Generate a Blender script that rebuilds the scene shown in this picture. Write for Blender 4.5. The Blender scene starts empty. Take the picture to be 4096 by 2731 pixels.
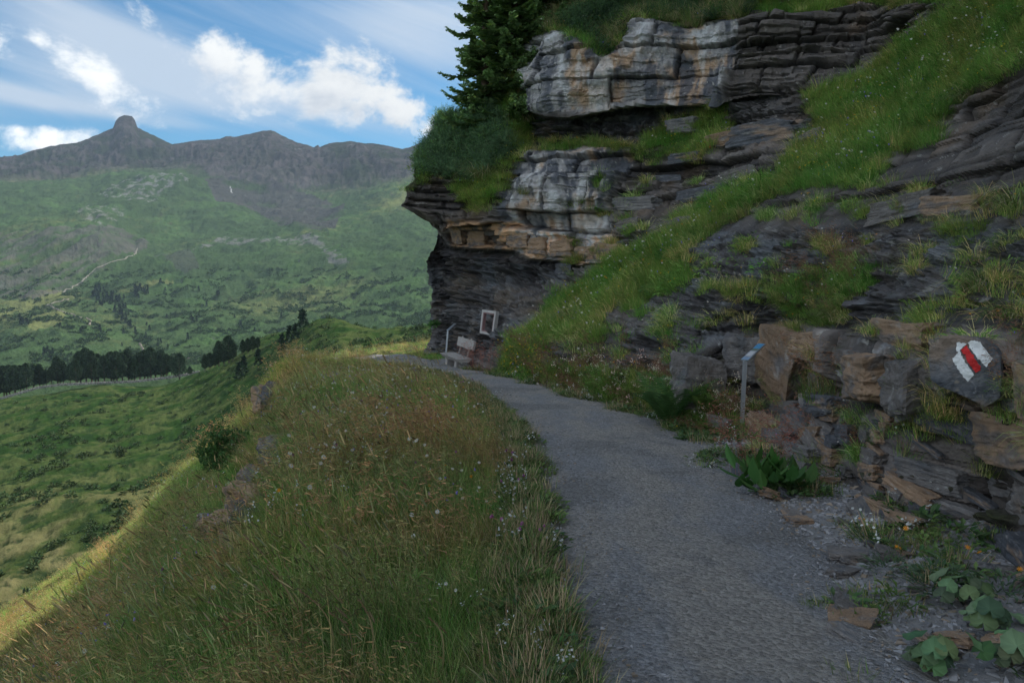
import bpy, math, random
import numpy as np
from mathutils import Vector, Matrix
rng = np.random.default_rng(7)
random.seed(7)
scene = bpy.context.scene
COL = scene.collection

# ------------------------------------------------------------------ camera, light, exposure
F = 800.0
HOR = 268.0
HAZE = 0.62e-4
TH = math.atan((341.0 - HOR) / F)
cam_d = bpy.data.cameras.new("camera"); cam = bpy.data.objects.new("camera", cam_d); COL.objects.link(cam)
cam_d.sensor_width = 36.0; cam_d.lens = F / 1024 * 36.0
cam_d.clip_start = 0.05; cam_d.clip_end = 60000
cam.location = (0, 0, 0); cam.rotation_euler = (math.pi / 2 - TH, 0, 0)
scene.camera = cam
SUN_AZ = math.radians(50)      # clockwise from +Y (straight ahead) towards +X (right)
SUN_EL = math.radians(47)
SUN = np.array([math.sin(SUN_AZ) * math.cos(SUN_EL), math.cos(SUN_AZ) * math.cos(SUN_EL), math.sin(SUN_EL)])
sun_d = bpy.data.lights.new("sun", 'SUN'); sun = bpy.data.objects.new("sun", sun_d); COL.objects.link(sun)
sun_d.energy = 2.7; sun_d.angle = math.radians(0.5); sun_d.color = (1.0, 0.93, 0.82)
sun.rotation_euler = Vector((-SUN[0], -SUN[1], -SUN[2])).to_track_quat('-Z', 'Y').to_euler()
sun['kind'] = 'helper'
scene.view_settings.view_transform = 'Standard'; scene.view_settings.look = 'None'
scene.view_settings.gamma = 1.0; scene.view_settings.use_curve_mapping = False
scene.view_settings.exposure = 0.9
scene.cycles.max_bounces = 6; scene.cycles.diffuse_bounces = 3; scene.cycles.volume_bounces = 0
scene.cycles.use_denoising = True

class NT:
    def __init__(s, tree):
        s.t = tree; s.n = tree.nodes; s.l = tree.links
    def node(s, typ, **kw):
        nd = s.n.new(typ)
        for k, v in kw.items(): setattr(nd, k, v)
        return nd
    def put(s, sock, v):
        if isinstance(v, bpy.types.NodeSocket): s.l.new(v, sock)
        elif v is not None: sock.default_value = v
    def math(s, op, a, b=None, c=None, clamp=False):
        nd = s.n.new('ShaderNodeMath'); nd.operation = op; nd.use_clamp = clamp
        s.put(nd.inputs[0], a); s.put(nd.inputs[1], b)
        if c is not None: s.put(nd.inputs[2], c)
        return nd.outputs[0]
    def mix(s, f, a, b, mode='MIX'):
        nd = s.n.new('ShaderNodeMix'); nd.data_type = 'RGBA'; nd.blend_type = mode; nd.clamp_factor = True
        s.put(nd.inputs[0], f); s.put(nd.inputs[6], a); s.put(nd.inputs[7], b)
        return nd.outputs[2]
    def noise(s, vec, scale, detail=4, rough=.55, dist=0., w=None):
        nd = s.n.new('ShaderNodeTexNoise')
        if vec is not None: s.put(nd.inputs['Vector'], vec)
        nd.inputs['Scale'].default_value = scale; nd.inputs['Detail'].default_value = detail
        nd.inputs['Roughness'].default_value = rough; nd.inputs['Distortion'].default_value = dist
        return nd.outputs['Fac']
    def ss(s, v, a, b, c=0., d=1.):
        nd = s.n.new('ShaderNodeMapRange'); nd.interpolation_type = 'SMOOTHSTEP'
        s.put(nd.inputs[0], v); nd.inputs[1].default_value = a; nd.inputs[2].default_value = b
        nd.inputs[3].default_value = c; nd.inputs[4].default_value = d
        return nd.outputs[0]
    def comb(s, x, y, z):
        nd = s.n.new('ShaderNodeCombineXYZ'); s.put(nd.inputs[0], x); s.put(nd.inputs[1], y); s.put(nd.inputs[2], z)
        return nd.outputs[0]

def build_world():
    w = bpy.data.worlds.new("World"); scene.world = w; w.use_nodes = True
    k = NT(w.node_tree); k.n.clear()
    out = k.node('ShaderNodeOutputWorld'); bg = k.node('ShaderNodeBackground')
    sky = k.node('ShaderNodeTexSky'); sky.sky_type = 'NISHITA'; sky.sun_disc = False
    sky.sun_elevation = SUN_EL; sky.sun_rotation = SUN_AZ; sky.altitude = 1900; sky.air_density = 1.0
    sky.dust_density = 0.3; sky.ozone_density = 2.2
    tc = k.node('ShaderNodeTexCoord'); sp = k.node('ShaderNodeSeparateXYZ'); k.l.new(tc.outputs['Generated'], sp.inputs[0])
    x, y, z = sp.outputs
    # azimuth / elevation of the ray, so clouds are placed by direction all round the sky
    az = k.math('ARCTAN2', x, y)
    hl = k.math('SQRT', k.math('ADD', k.math('MULTIPLY', x, x), k.math('MULTIPLY', y, y)))
    el = k.math('ARCTAN2', z, hl)
    e1 = k.math('ADD', el, 0.12)
    # cloud-plane coordinates: thin high streaks
    inv = k.math('DIVIDE', 1.0, k.math('MAXIMUM', e1, 0.03))
    # blobs of the big cumulus banks (azimuth, elevation, half width, half height, tilt, weight)
    def blob(a0, e0, ra, re, rot, wt, daz=0., de=0.):
        ca, sa = math.cos(rot), math.sin(rot)
        da = k.math('ADD', az, -a0 - daz); dd = k.math('ADD', el, -e0 - de)
        p = k.math('ADD', k.math('MULTIPLY', da, ca / ra), k.math('MULTIPLY', dd, sa / ra))
        q = k.math('ADD', k.math('MULTIPLY', da, -sa / re), k.math('MULTIPLY', dd, ca / re))
        r2 = k.math('ADD', k.math('MULTIPLY', p, p), k.math('MULTIPLY', q, q))
        return k.math('MULTIPLY', k.math('EXPONENT', k.math('MULTIPLY', r2, -1.0)), wt)
    def ae(u, v): return math.atan((u - 512) / F), math.atan((HOR - v) / F * math.cos(math.atan((u - 512) / F)))
    blobs = []
    for (u, v, ru, rv, rot, wt) in [(92, 72, 58, 20, -.55, 1.0), (20, 45, 34, 26, -.3, .65), (232, 60, 30, 16, .1, .0), (236, 62, 24, 22, .1, 1.0),
                                     (300, 86, 58, 24, -.25, .95), (320, 98, 120, 25, -.33, 1.12), (345, 92, 66, 26, -.35, 1.15), (395, 112, 56, 22, -.40, 1.15), (345, 70, 50, 18, -.2, .85), (425, 128, 40, 20, -.3, 1.), (270, 80, 50, 24, -.5, .9),
                                     (35, 140, 46, 17, -.1, 1.0), (362, 131, 14, 6, -.2, .85), (150, 20, 26, 15, -.3, .7),(470,60,60,26,-.1,.4),
                                     (560, 130, 60, 25, -.2, .8), (800, 60, 90, 50, .2, .8), (-220, 60, 120, 40, .1, .8), (-150, 150, 90, 18, 0, .9)]:
        a0, e0 = ae(u, v); blobs.append((a0, e0, 1.25 * ru / F, 1.2 * rv / F, rot, wt))
    def density(daz, de):
        base = None
        for b in blobs:
            o = blob(*b, daz=daz, de=de); base = o if base is None else k.math('MAXIMUM', base, o)
        pv = k.comb(k.math('ADD', az, -daz), k.math('MULTIPLY', k.math('ADD', el, -de), 1.35), 0.0)
        n1 = k.noise(pv, 7.0, 10, .64, .15)
        far = k.ss(k.math('ABSOLUTE', k.math('ADD', az, .05)), .62, .9, 0., .95)   # beyond the view: cumulus of the same size, made denser to lift fill light
        nf = k.math('MULTIPLY', k.ss(k.noise(pv, 3.0, 2, .5), .40, .58), far)
        base = k.math('MAXIMUM', base, nf)
        return k.math('ADD', base, k.math('MULTIPLY', k.math('ADD', n1, -.5), 3.4))
    d0 = density(0., 0.)
    d1 = density(-.016, -.020)          # sampled towards the sun: how much cloud lies sunward
    cum = k.ss(d0, .50, .98)
    thick = k.ss(d1, .45, 1.75)
    # veil / streak clouds
    sv = k.comb(k.math('ADD', k.math('MULTIPLY', az, 1.3), k.math('MULTIPLY', el, 2.0)), k.math('ADD', k.math('MULTIPLY', el, 7.0), k.math('MULTIPLY', az, 1.6)), 3.3)
    s1 = k.noise(sv, 2.2, 9, .60, .5)
    vb = None
    for (u, v, ru, rv, rot, wt) in [(180, 78, 190, 30, -.12, .42), (60, 95, 150, 22, .0, .3), (60, 106, 90, 7, -.12, .35), (420, 50, 130, 28, -.2, .33), (100, 30, 110, 22, -.35, .3), (520, 10, 130, 22, .1, .33), (400, 20, 200, 14, -.3, .1)]:
        a0, e0 = ae(u, v); o = blob(a0, e0, ru / F, rv / F, rot, wt); vb = o if vb is None else k.math('ADD', vb, o)
    fb = k.math('MULTIPLY', k.ss(k.math('ABSOLUTE', k.math('ADD', az, .05)), .55, .8), .34)
    veil = k.ss(k.math('ADD', k.math('ADD', s1, vb), fb), .50, 1.02, 0., .85)
    skyc = k.node('ShaderNodeHueSaturation'); k.l.new(sky.outputs[0], skyc.inputs['Color']); skyc.inputs['Saturation'].default_value = 1.12
    skyc.inputs['Hue'].default_value = .49
    skyg = k.mix(1.0, skyc.outputs[0], (0.46, 0.80, .92, 1), 'MULTIPLY')
    c1 = k.mix(veil, skyg, (4.7, 5.4, 6.3, 1))
    cc = k.mix(thick, (9.6, 9.7, 9.6, 1), (4.9, 5.5, 6.5, 1))
    # clouds opposite the sun are brightest, boosted out of view to fill the shade
    dsun = k.math('ADD', k.math('ADD', k.math('MULTIPLY', x, float(SUN[0])), k.math('MULTIPLY', y, float(SUN[1]))), k.math('MULTIPLY', z, float(SUN[2])))
    fl = k.ss(dsun, .60, -.6, .72, 1.75); fv = k.node('ShaderNodeCombineXYZ'); [k.l.new(fl, fv.inputs[i]) for i in range(3)]
    cc = k.mix(1.0, cc, fv.outputs[0], 'MULTIPLY')
    c2 = k.mix(cum, c1, cc)
    k.l.new(c2, bg.inputs['Color']); bg.inputs['Strength'].default_value = 0.074
    k.l.new(bg.outputs[0], out.inputs['Surface'])
build_world()

# ------------------------------------------------------------------ numeric helpers
CT, ST = math.cos(TH), math.sin(TH)
def px(u, v, Y):
    """world point seen at pixel (u, v) of the 1024 px wide picture at forward distance Y (metres)"""
    u = np.asarray(u, float); v = np.asarray(v, float); Y = np.asarray(Y, float)
    cx = (u - 512) / F; cy = (341 - v) / F
    dy = CT + cy * ST; dz = -ST + cy * CT
    return np.stack([cx / dy * Y, Y + 0 * cx, dz / dy * Y], -1)
def proj(P):
    P = np.asarray(P, float)
    fwd = P[..., 1] * CT - P[..., 2] * ST; up = P[..., 1] * ST + P[..., 2] * CT
    return 512 + F * P[..., 0] / fwd, 341 - F * up / fwd
_perm = np.random.default_rng(3).permutation(256); _perm = np.concatenate([_perm, _perm, _perm])
_g = np.random.default_rng(4).normal(size=(256, 3)); _g /= np.linalg.norm(_g, axis=1)[:, None]
def perlin(x, y, z):
    x = np.asarray(x, np.float64); y = np.asarray(y, np.float64) + 0 * x; z = np.asarray(z, np.float64) + 0 * x
    xi = np.floor(x).astype(np.int64); yi = np.floor(y).astype(np.int64); zi = np.floor(z).astype(np.int64)
    xf = x - xi; yf = y - yi; zf = z - zi; xi &= 255; yi &= 255; zi &= 255
    f = lambda t: t * t * t * (t * (t * 6 - 15) + 10)
    u, v, w = f(xf), f(yf), f(zf); r = 0
    for dx in (0, 1):
        wx = u if dx else 1 - u; px_ = _perm[(xi + dx) & 255]
        for dy in (0, 1):
            wy = v if dy else 1 - v; py_ = _perm[px_ + ((yi + dy) & 255)]
            for dz in (0, 1):
                wz = w if dz else 1 - w
                g = _g[_perm[py_ + ((zi + dz) & 255)]]
                r = r + wx * wy * wz * (g[..., 0] * (xf - dx) + g[..., 1] * (yf - dy) + g[..., 2] * (zf - dz))
    return r * 1.5
def fbm(P, s=1., o=4, g=.5, off=0., ax=(1, 1, 1)):
    r = 0; a = 1.; t = 0
    for i in range(o):
        r = r + a * perlin(P[..., 0] * s * ax[0] + off + i * 17.3, P[..., 1] * s * ax[1] + off * .7, P[..., 2] * s * ax[2] - off); t += a; a *= g; s *= 2.03
    return r / t * 1.4
def ridged(P, s=1., o=4, g=.5, off=0., ax=(1, 1, 1)):
    r = 0; a = 1.; t = 0
    for i in range(o):
        r = r + a * (1 - 2 * np.abs(perlin(P[..., 0] * s * ax[0] + off + i * 11.1, P[..., 1] * s * ax[1] + off, P[..., 2] * s * ax[2]))); t += a; a *= g; s *= 2.1
    return r / t
def hash1(i, k=0):
    h = np.sin(np.asarray(i, float) * 127.1 + k * 311.7 + 74.7) * 43758.5453
    return h - np.floor(h)
def sstep(a, b, x):
    t = np.clip((x - a) / (b - a), 0, 1); return t * t * (3 - 2 * t)
def tps(pts, vals, smooth=1e-4):
    pts = np.asarray(pts, float); n = len(pts)
    def U(r2): return np.where(r2 > 0, r2 * np.log(np.maximum(r2, 1e-12)), 0)
    d = ((pts[:, None] - pts[None]) ** 2).sum(-1); A = np.zeros((n + 3, n + 3)); A[:n, :n] = U(d) + smooth * np.eye(n)
    A[:n, n] = 1; A[:n, n + 1:] = pts; A[n, :n] = 1; A[n + 1:, :n] = pts.T
    b = np.zeros(n + 3); b[:n] = vals; w = np.linalg.solve(A, b)
    def ev(q):
        q = np.asarray(q, float); sh = q.shape[:-1]; q = q.reshape(-1, 2); r = np.empty(len(q))
        for i in range(0, len(q), 20000):
            c = q[i:i + 20000]; dd = ((c[:, None] - pts[None]) ** 2).sum(-1)
            r[i:i + 20000] = U(dd) @ w[:n] + w[n] + c @ w[n + 1:]
        return r.reshape(sh)
    return ev
def inpoly(u, v, poly):
    poly = np.asarray(poly, float); r = np.zeros(np.shape(u), bool); j = len(poly) - 1
    for i in range(len(poly)):
        xi, yi = poly[i]; xj, yj = poly[j]
        c = ((yi > v) != (yj > v)) & (u < (xj - xi) * (v - yi) / (yj - yi + 1e-9) + xi); r ^= c; j = i
    return r
def interp(x, tab):
    t = np.asarray(tab, float); return np.interp(x, t[:, 0], t[:, 1])
def smooth_interp(x, tab):
    t = np.asarray(tab, float); X, Yv = t[:, 0], t[:, 1]; m = np.gradient(Yv, X)
    x = np.clip(x, X[0], X[-1]); i = np.clip(np.searchsorted(X, x) - 1, 0, len(X) - 2); h = X[i + 1] - X[i]; s = (x - X[i]) / h
    return (2 * s**3 - 3 * s**2 + 1) * Yv[i] + (s**3 - 2 * s**2 + s) * h * m[i] + (-2 * s**3 + 3 * s**2) * Yv[i + 1] + (s**3 - s**2) * h * m[i + 1]

# ------------------------------------------------------------------ mesh helpers
def tag(o, label=None, cat=None, group=None, kind=None):
    if label: o['label'] = label
    if cat: o['category'] = cat
    if group: o['group'] = group
    if kind: o['kind'] = kind
    return o
def mesh_np(name, V, Fc, mat=None, cols=None, smooth=False, nside=None):
    """V (n,3); Fc (m,3) or (m,4) int array"""
    me = bpy.data.meshes.new(name); V = np.asarray(V, np.float32); Fc = np.asarray(Fc, np.int32)
    n, m, k = len(V), len(Fc), Fc.shape[1]
    me.vertices.add(n); me.vertices.foreach_set('co', V.ravel())
    me.loops.add(m * k); me.loops.foreach_set('vertex_index', Fc.ravel())
    me.polygons.add(m); me.polygons.foreach_set('loop_start', np.arange(0, m * k, k, dtype=np.int32))
    me.polygons.foreach_set('loop_total', np.full(m, k, np.int32))
    me.polygons.foreach_set('use_smooth', np.full(m, bool(smooth)))
    me.update(calc_edges=True)
    if cols is not None:
        c = np.ones((n, 4), np.float32); c[:, :3] = cols
        a = me.color_attributes.new('tone', 'FLOAT_COLOR', 'POINT'); a.data.foreach_set('color', c.ravel())
    if mat is not None: me.materials.append(mat)
    return me
def link(name, me, parent=None, loc=None):
    o = bpy.data.objects.new(name, me); COL.objects.link(o)
    if parent is not None: o.parent = parent
    if loc is not None: o.location = loc
    return o
def empty(name, loc=(0, 0, 0), rz=0.):
    o = bpy.data.objects.new(name, None); COL.objects.link(o); o.location = loc; o.rotation_euler = (0, 0, rz); o.empty_display_size = .2
    return o
def grid_faces(ny, nx, keep=None):
    i = np.arange(ny * nx).reshape(ny, nx)
    q = np.stack([i[:-1, :-1], i[:-1, 1:], i[1:, 1:], i[1:, :-1]], -1).reshape(-1, 4)
    if keep is not None: q = q[keep.ravel()]
    return q
class MB:
    def __init__(s): s.v = []; s.f = []; s.n = 0; s.c = []
    def add(s, V, Fc, c=None):
        V = np.asarray(V, float); s.v.append(V); s.f += [tuple(int(i) + s.n for i in f) for f in Fc]; s.n += len(V)
        s.c.append(np.tile(c if c is not None else (1, 1, 1), (len(V), 1)))
    def box(s, c, size, R=None, taper=1., c_=None):
        x, y, z = np.array(size) / 2.
        V = np.array([[sx * x * (taper if sz > 0 else 1), sy * y * (taper if sz > 0 else 1), sz * z] for sz in (-1, 1) for sy in (-1, 1) for sx in (-1, 1)])
        if R is not None: V = V @ np.array(R).T
        s.add(V + np.array(c), [(0, 2, 3, 1), (4, 5, 7, 6), (0, 1, 5, 4), (2, 6, 7, 3), (0, 4, 6, 2), (1, 3, 7, 5)], c_)
    def tube(s, pts, rad, sides=6, c=None, cap=True):
        pts = np.asarray(pts, float); n = len(pts); rad = np.broadcast_to(rad, (n,)); V = []
        for i in range(n):
            d = pts[min(i + 1, n - 1)] - pts[max(i - 1, 0)]; d = d / (np.linalg.norm(d) + 1e-9)
            a = np.cross(d, (0, 0, 1)) if abs(d[2]) < .9 else np.cross(d, (1, 0, 0)); a /= np.linalg.norm(a); b = np.cross(d, a)
            for k in range(sides):
                t = 2 * math.pi * k / sides; V.append(pts[i] + rad[i] * (math.cos(t) * a + math.sin(t) * b))
        Fc = [(i * sides + k, i * sides + (k + 1) % sides, (i + 1) * sides + (k + 1) % sides, (i + 1) * sides + k) for i in range(n - 1) for k in range(sides)]
        if cap: Fc += [tuple(range(sides))[::-1], tuple((n - 1) * sides + k for k in range(sides))]
        s.add(V, Fc, c)
    def mesh(s, name, mat, smooth=False):
        me = bpy.data.meshes.new(name); V = np.concatenate(s.v); me.from_pydata(V.tolist(), [], s.f); me.update()
        a = me.color_attributes.new('tone', 'FLOAT_COLOR', 'POINT'); c = np.ones((len(V), 4), np.float32); c[:, :3] = np.concatenate(s.c); a.data.foreach_set('color', c.ravel())
        if smooth: me.polygons.foreach_set('use_smooth', np.ones(len(me.polygons), bool))
        me.materials.append(mat); return me
    def build(s, name, mat, parent=None, smooth=False): return link(name, s.mesh(name, mat, smooth), parent)

# ------------------------------------------------------------------ materials
def mat_tone(name, rough=.9, spec=.2, nscale=2., nstr=.35, bump=0., bscale=8., bdist=.1, mult=1., det=5, trans=0.):
    """vertex colour of the surface broken up by fine procedural grain and relief"""
    m = bpy.data.materials.new(name); m.use_nodes = True; k = NT(m.node_tree); k.n.clear()
    out = k.node('ShaderNodeOutputMaterial'); b = k.node('ShaderNodeBsdfPrincipled')
    at = k.node('ShaderNodeAttribute'); at.attribute_name = 'tone'
    geo = k.node('ShaderNodeNewGeometry'); P = geo.outputs['Position']
    n = k.noise(P, nscale, det, .65)
    g = k.math('ADD', k.math('MULTIPLY', k.math('ADD', n, -.5), 2 * nstr), mult)
    cc = k.node('ShaderNodeCombineXYZ'); [k.l.new(g, cc.inputs[i]) for i in range(3)]
    c = k.mix(1.0, at.outputs['Color'], cc.outputs[0], 'MULTIPLY')
    k.l.new(c, b.inputs['Base Color']); b.inputs['Roughness'].default_value = rough; b.inputs['Specular IOR Level'].default_value = spec
    if bump:
        bp = k.node('ShaderNodeBump'); bp.inputs['Strength'].default_value = bump; bp.inputs['Distance'].default_value = bdist
        k.l.new(k.noise(P, bscale, 6, .7), bp.inputs['Height']); k.l.new(bp.outputs[0], b.inputs['Normal'])
    k.l.new(b.outputs[0], out.inputs[0]); return m
M_far = mat_tone('distant_turf_and_rock', 1., 0., .03, .55, .8, .035, 16., det=8)
M_mid = mat_tone('hummocky_turf', 1., 0., .35, .5, .8, .55, 1.0, det=8)
M_soil = mat_tone('meadow_soil', 1., .1, 3., .4, .6, 7., .08)
M_rock = mat_tone('layered_rock', .85, .25, 5., .5, .9, 11., .07, det=9)
k = NT(M_rock.node_tree); bs_ = next(n for n in k.n if n.type == 'BSDF_PRINCIPLED'); bp0 = next(n for n in k.n if n.type == 'BUMP'); gp = next(n for n in k.n if n.type == 'NEW_GEOMETRY').outputs['Position']
mpr = k.node('ShaderNodeMapping'); mpr.inputs['Scale'].default_value = (4, 4, 16); k.l.new(gp, mpr.inputs[0]); vr = k.node('ShaderNodeTexVoronoi'); vr.feature = 'DISTANCE_TO_EDGE'; vr.inputs['Scale'].default_value = 1.1; wn = k.node('ShaderNodeMixRGB'); wn.inputs[0].default_value = .25
nzv = k.node('ShaderNodeTexNoise'); nzv.inputs['Scale'].default_value = 3.; k.l.new(gp, nzv.inputs['Vector']); k.l.new(mpr.outputs[0], wn.inputs[1]); k.l.new(nzv.outputs['Color'], wn.inputs[2]); k.l.new(wn.outputs[0], vr.inputs['Vector'])
bp1 = k.node('ShaderNodeBump'); bp1.inputs['Strength'].default_value = .28; bp1.inputs['Distance'].default_value = .03; k.l.new(k.ss(vr.outputs['Distance'], 0., .10), bp1.inputs['Height']); k.l.new(bp0.outputs[0], bp1.inputs['Normal']); k.l.new(bp1.outputs[0], bs_.inputs['Normal'])

# ------------------------------------------------------------------ far mountains
sky_line = [(-500, 150), (-300, 165), (-150, 160), (0, 157), (15, 156), (31, 151), (52, 146), (80, 142), (96, 135), (106, 131), (113, 128), (115.5, 121), (119, 117), (124, 115), (132, 116), (135, 120), (137.5, 127.5), (145, 131), (153, 135), (163, 140), (172, 144), (180, 143.5), (191, 141), (220, 139), (226, 136), (235, 136.5), (249, 134), (262, 131), (272, 130), (279, 134), (287, 138), (298, 143), (306, 144.5), (314, 147.5), (318, 145), (320, 147), (329, 143), (340, 142), (350, 141), (360, 143), (373, 143), (388, 146), (402, 149), (409, 147), (418, 144), (427, 141), (445, 136), (520, 125), (650, 120), (900, 135), (1400, 150)]
lines = [  # (t, v polyline, Y polyline)
    (0.00, [(-500, 400), (1400, 400)], 700), (0.10, [(-500, 378), (0, 374), (200, 372), (430, 352), (1400, 350)], 950),
    (0.24, [(-500, 330), (0, 333), (60, 322), (150, 338), (250, 330), (350, 318), (430, 308), (1400, 300)], 1300),
    (0.38, [(-500, 290), (0, 296), (70, 292), (130, 285), (230, 290), (330, 280), (430, 270), (1400, 260)], 1650),
    (0.50, [(-500, 240), (-50, 240), (0, 236), (50, 230), (100, 230), (135, 246), (200, 251), (300, 246), (430, 236), (1400, 225)], 2050),
    (0.60, [(-500, 215), (0, 213), (60, 214), (110, 206), (160, 215), (240, 224), (330, 228), (430, 214), (1400, 200)], 2350),
    (0.72, [(-500, 190), (0, 189), (40, 185), (90, 183), (110, 177), (140, 174), (180, 176), (215, 190), (260, 206), (330, 206), (430, 190), (1400, 170)], 2700),
    (0.78, [(-500, 180), (0, 184), (60, 179), (110, 174), (180, 172), (215, 172), (260, 176), (330, 186), (430, 176), (1400, 160)], 2950)]
nu, nt = 700, 460
us = np.concatenate([np.linspace(-500, -30, 60), np.linspace(-29, 480, 580), np.linspace(484, 1400, 60)])
ts = np.linspace(0, 1, nt)
Lv = np.array([interp(us, l[1]) for l in lines] + [interp(us, sky_line)]); Lt = np.array([l[0] for l in lines] + [1.]); LY = np.array([l[2] for l in lines] + [3600.])
Vg = np.empty((nt, len(us))); mid_t = ts
mm = np.gradient(Lv, Lt, axis=0)
ii = np.clip(np.searchsorted(Lt, ts) - 1, 0, len(Lt) - 2); hh = (Lt[ii + 1] - Lt[ii])[:, None]; ss_ = ((ts - Lt[ii]))[:, None] / hh
Vlin = Lv[ii] * (1 - ss_) + Lv[ii + 1] * ss_
Vher = (2 * ss_**3 - 3 * ss_**2 + 1) * Lv[ii] + (ss_**3 - 2 * ss_**2 + ss_) * hh * mm[ii] + (-2 * ss_**3 + 3 * ss_**2) * Lv[ii + 1] + (ss_**3 - ss_**2) * hh * mm[ii + 1]
Vg = .5 * Vlin + .5 * Vher
Yg = np.interp(ts, Lt, LY)[:, None] * (1 + .05 * np.sin(us / 90.)[None] * sstep(.2, .6, ts)[:, None])
Ug = np.broadcast_to(us, Vg.shape)
P = px(Ug, Vg, Yg)
T2 = np.broadcast_to(ts[:, None], Vg.shape)
gz = np.stack([P[..., 0], P[..., 1], 0 * P[..., 0]], -1)
edge = sstep(1.0, .93, T2)
up = sstep(.74, .82, T2)
big = fbm(gz, 1 / 420., 6, .55); rd = ridged(gz, 1 / 260., 6, .62, 5.)
gul = ridged(np.stack([Ug * 5.0 + 60 * big, Yg * .22, 0 * Ug], -1), 1 / 45., 4, .55, 2.)       # runnels down the fall line
mor = inpoly(Ug, Vg, [(-60, 238), (0, 236), (50, 230), (110, 228), (150, 246), (120, 262), (80, 285), (40, 300), (-60, 300)])
runx = ridged(np.stack([P[..., 0] * 1.0 - P[..., 1] * .35, P[..., 1] * .10, 0 * Ug], -1), 1 / 42., 3, .5, 9.)
step_ = np.sin(P[..., 2] / 9. + 5 * big) * .5 + np.sin(P[..., 2] / 4. + 9 * fbm(gz, 1 / 150., 3)) * .35
lowhum = fbm(gz, 1 / 60., 5, .62, 3.)
crag = ridged(np.stack([P[..., 0], P[..., 1], P[..., 2] * 2.5], -1), 1 / 75., 5, .62, 1.)
dz = edge * (30 * big * sstep(.1, .4, T2) + up * (34 * (rd - .3) + 15 * (gul - .3) + 30 * fbm(gz, 1 / 160., 4, .55, 66.)) + (1 - up) * (19 * (rd - .3) * sstep(.08, .3, T2) + 11 * lowhum + 3.6 * step_) + 9 * mor * (runx - .3)) + up * 5 * (crag - .3) + 2.6 * fbm(gz, 1 / 22., 4, .6, 8.)
P[..., 2] += dz * np.where(np.abs(Ug - 125) < 14, np.where(T2 > .97, .25, 1), 1)
Pfar = P
Ufar, Vfar = proj(P)
# what grows or lies where (upper ridge also has cloud shade painted in)
du = np.gradient(P, axis=1); dt = np.gradient(P, axis=0); N = np.cross(du, dt); N /= np.linalg.norm(N, axis=-1)[..., None] + 1e-9; N *= np.sign(N[..., 2:3] + 1e-9)
slope = 1 - N[..., 2]
n1 = fbm(gz, 1 / 130., 5, .6, 20.); n2 = fbm(gz, 1 / 30., 4, .6, 31.); n3 = fbm(gz, 1 / 700., 3, .5, 11.)
grass = np.array([.058, .100, .040]); lush = np.array([.066, .125, .040]); dry = np.array([.150, .165, .062]); heath = np.array([.022, .045, .020])
rock = np.array([.075, .070, .074]); purple = np.array([.062, .050, .056]); pale = np.array([.20, .205, .20]); scree = np.array([.105, .095, .096])
C = grass + 0 * P
def lay(C, c, m): m = np.clip(m, 0, 1)[..., None]; return C * (1 - m) + c * m
C = lay(C, lush, sstep(-.1, .4, n1) * .8); C = lay(C, dry, sstep(.05, .55, n3 + .5 * n2) * .75)
C = lay(C, heath, sstep(.12, .42, n2 + .35 * n1) * sstep(.75, .2, T2) * .75)
C = lay(C, dry * 1.1, sstep(0, .4, n1 + .3) * inpoly(Ug, Vg, [(-20, 300), (60, 292), (140, 285), (175, 283), (120, 296), (70, 303), (60, 330), (0, 330)]) * .8)
C = lay(C, rock, sstep(.34, .52, slope + .25 * n2 + .12 * n1) * .9)
C = lay(C, purple * 1.05, up * np.clip(.72 + .9 * n1, 0, 1))
C = lay(C, scree, up * sstep(.1, .5, n2 + .5 * gul) * .7)
C = lay(C, np.array([.055, .085, .040]), up * sstep(.05, .35, n1 - .2 * n2) * .75 * np.where(T2 > .95, .5, 1))
mtn = inpoly(Ug, Vg, [(190, 142), (262, 131), (300, 142), (330, 150), (345, 180), (290, 190), (210, 176), (185, 160)])
C = lay(C, scree * 1.15, mtn * sstep(-.3, .3, n2 + gul * .5) * .75)
bowl = inpoly(Ug, Vg, [(205, 180), (230, 178), (300, 190), (345, 205), (335, 232), (300, 232), (260, 215), (215, 200)])
C = lay(C, rock * .95, bowl * sstep(-.35, .25, rd - .3 + n1) * .85)
C = lay(C, pale, inpoly(Ug, Vg, [(112, 182), (140, 174), (182, 174), (190, 182), (160, 190), (158, 206), (120, 200), (100, 194)]) * sstep(.0, .25, n2 + .2 * n1) * .85)
C = lay(C, pale * .9, inpoly(Ug, Vg, [(70, 214), (95, 205), (125, 212), (120, 225), (100, 226), (85, 222)]) * sstep(.05, .3, n2) * .8)
C = lay(C, pale * .8, inpoly(Ug, Vg, [(225, 238), (320, 240), (345, 262), (350, 270), (330, 266), (310, 248), (250, 247), (190, 255)]) * sstep(.0, .25, n2 + .3 * step_) * .8)
C = lay(C, rock, inpoly(Ug, Vg, [(150, 255), (190, 252), (200, 275), (185, 278), (160, 268)]) * .5)
C = lay(C, scree * 1.1, mor * sstep(.35, .8, runx + .4 * n2) * .65)
C = lay(C, np.array([.085, .065, .05]), inpoly(Ug, Vg, [(0, 184), (60, 177), (60, 162), (0, 160)]) * sstep(-.1, .3, n1) * .5)
tower = (np.abs(Ug - 125.5) < 13.5) & (T2 > .94)
C = lay(C, np.array([.10, .088, .09]), tower * .95)
snow = lambda a, b, c, d: (np.abs(Ug - a) < b) & (np.abs(Vg - c) < d)
for (a, b, c, d) in [(298, 3.0, 151, 1.6), (351, 3.2, 149, .9), (231, .45, 191, 3.2)]: C = lay(C, np.array([.50, .52, .54]), snow(a + (0 if d < 3 else (Vg - c) * .3), b, c, d) * 1.)
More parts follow.
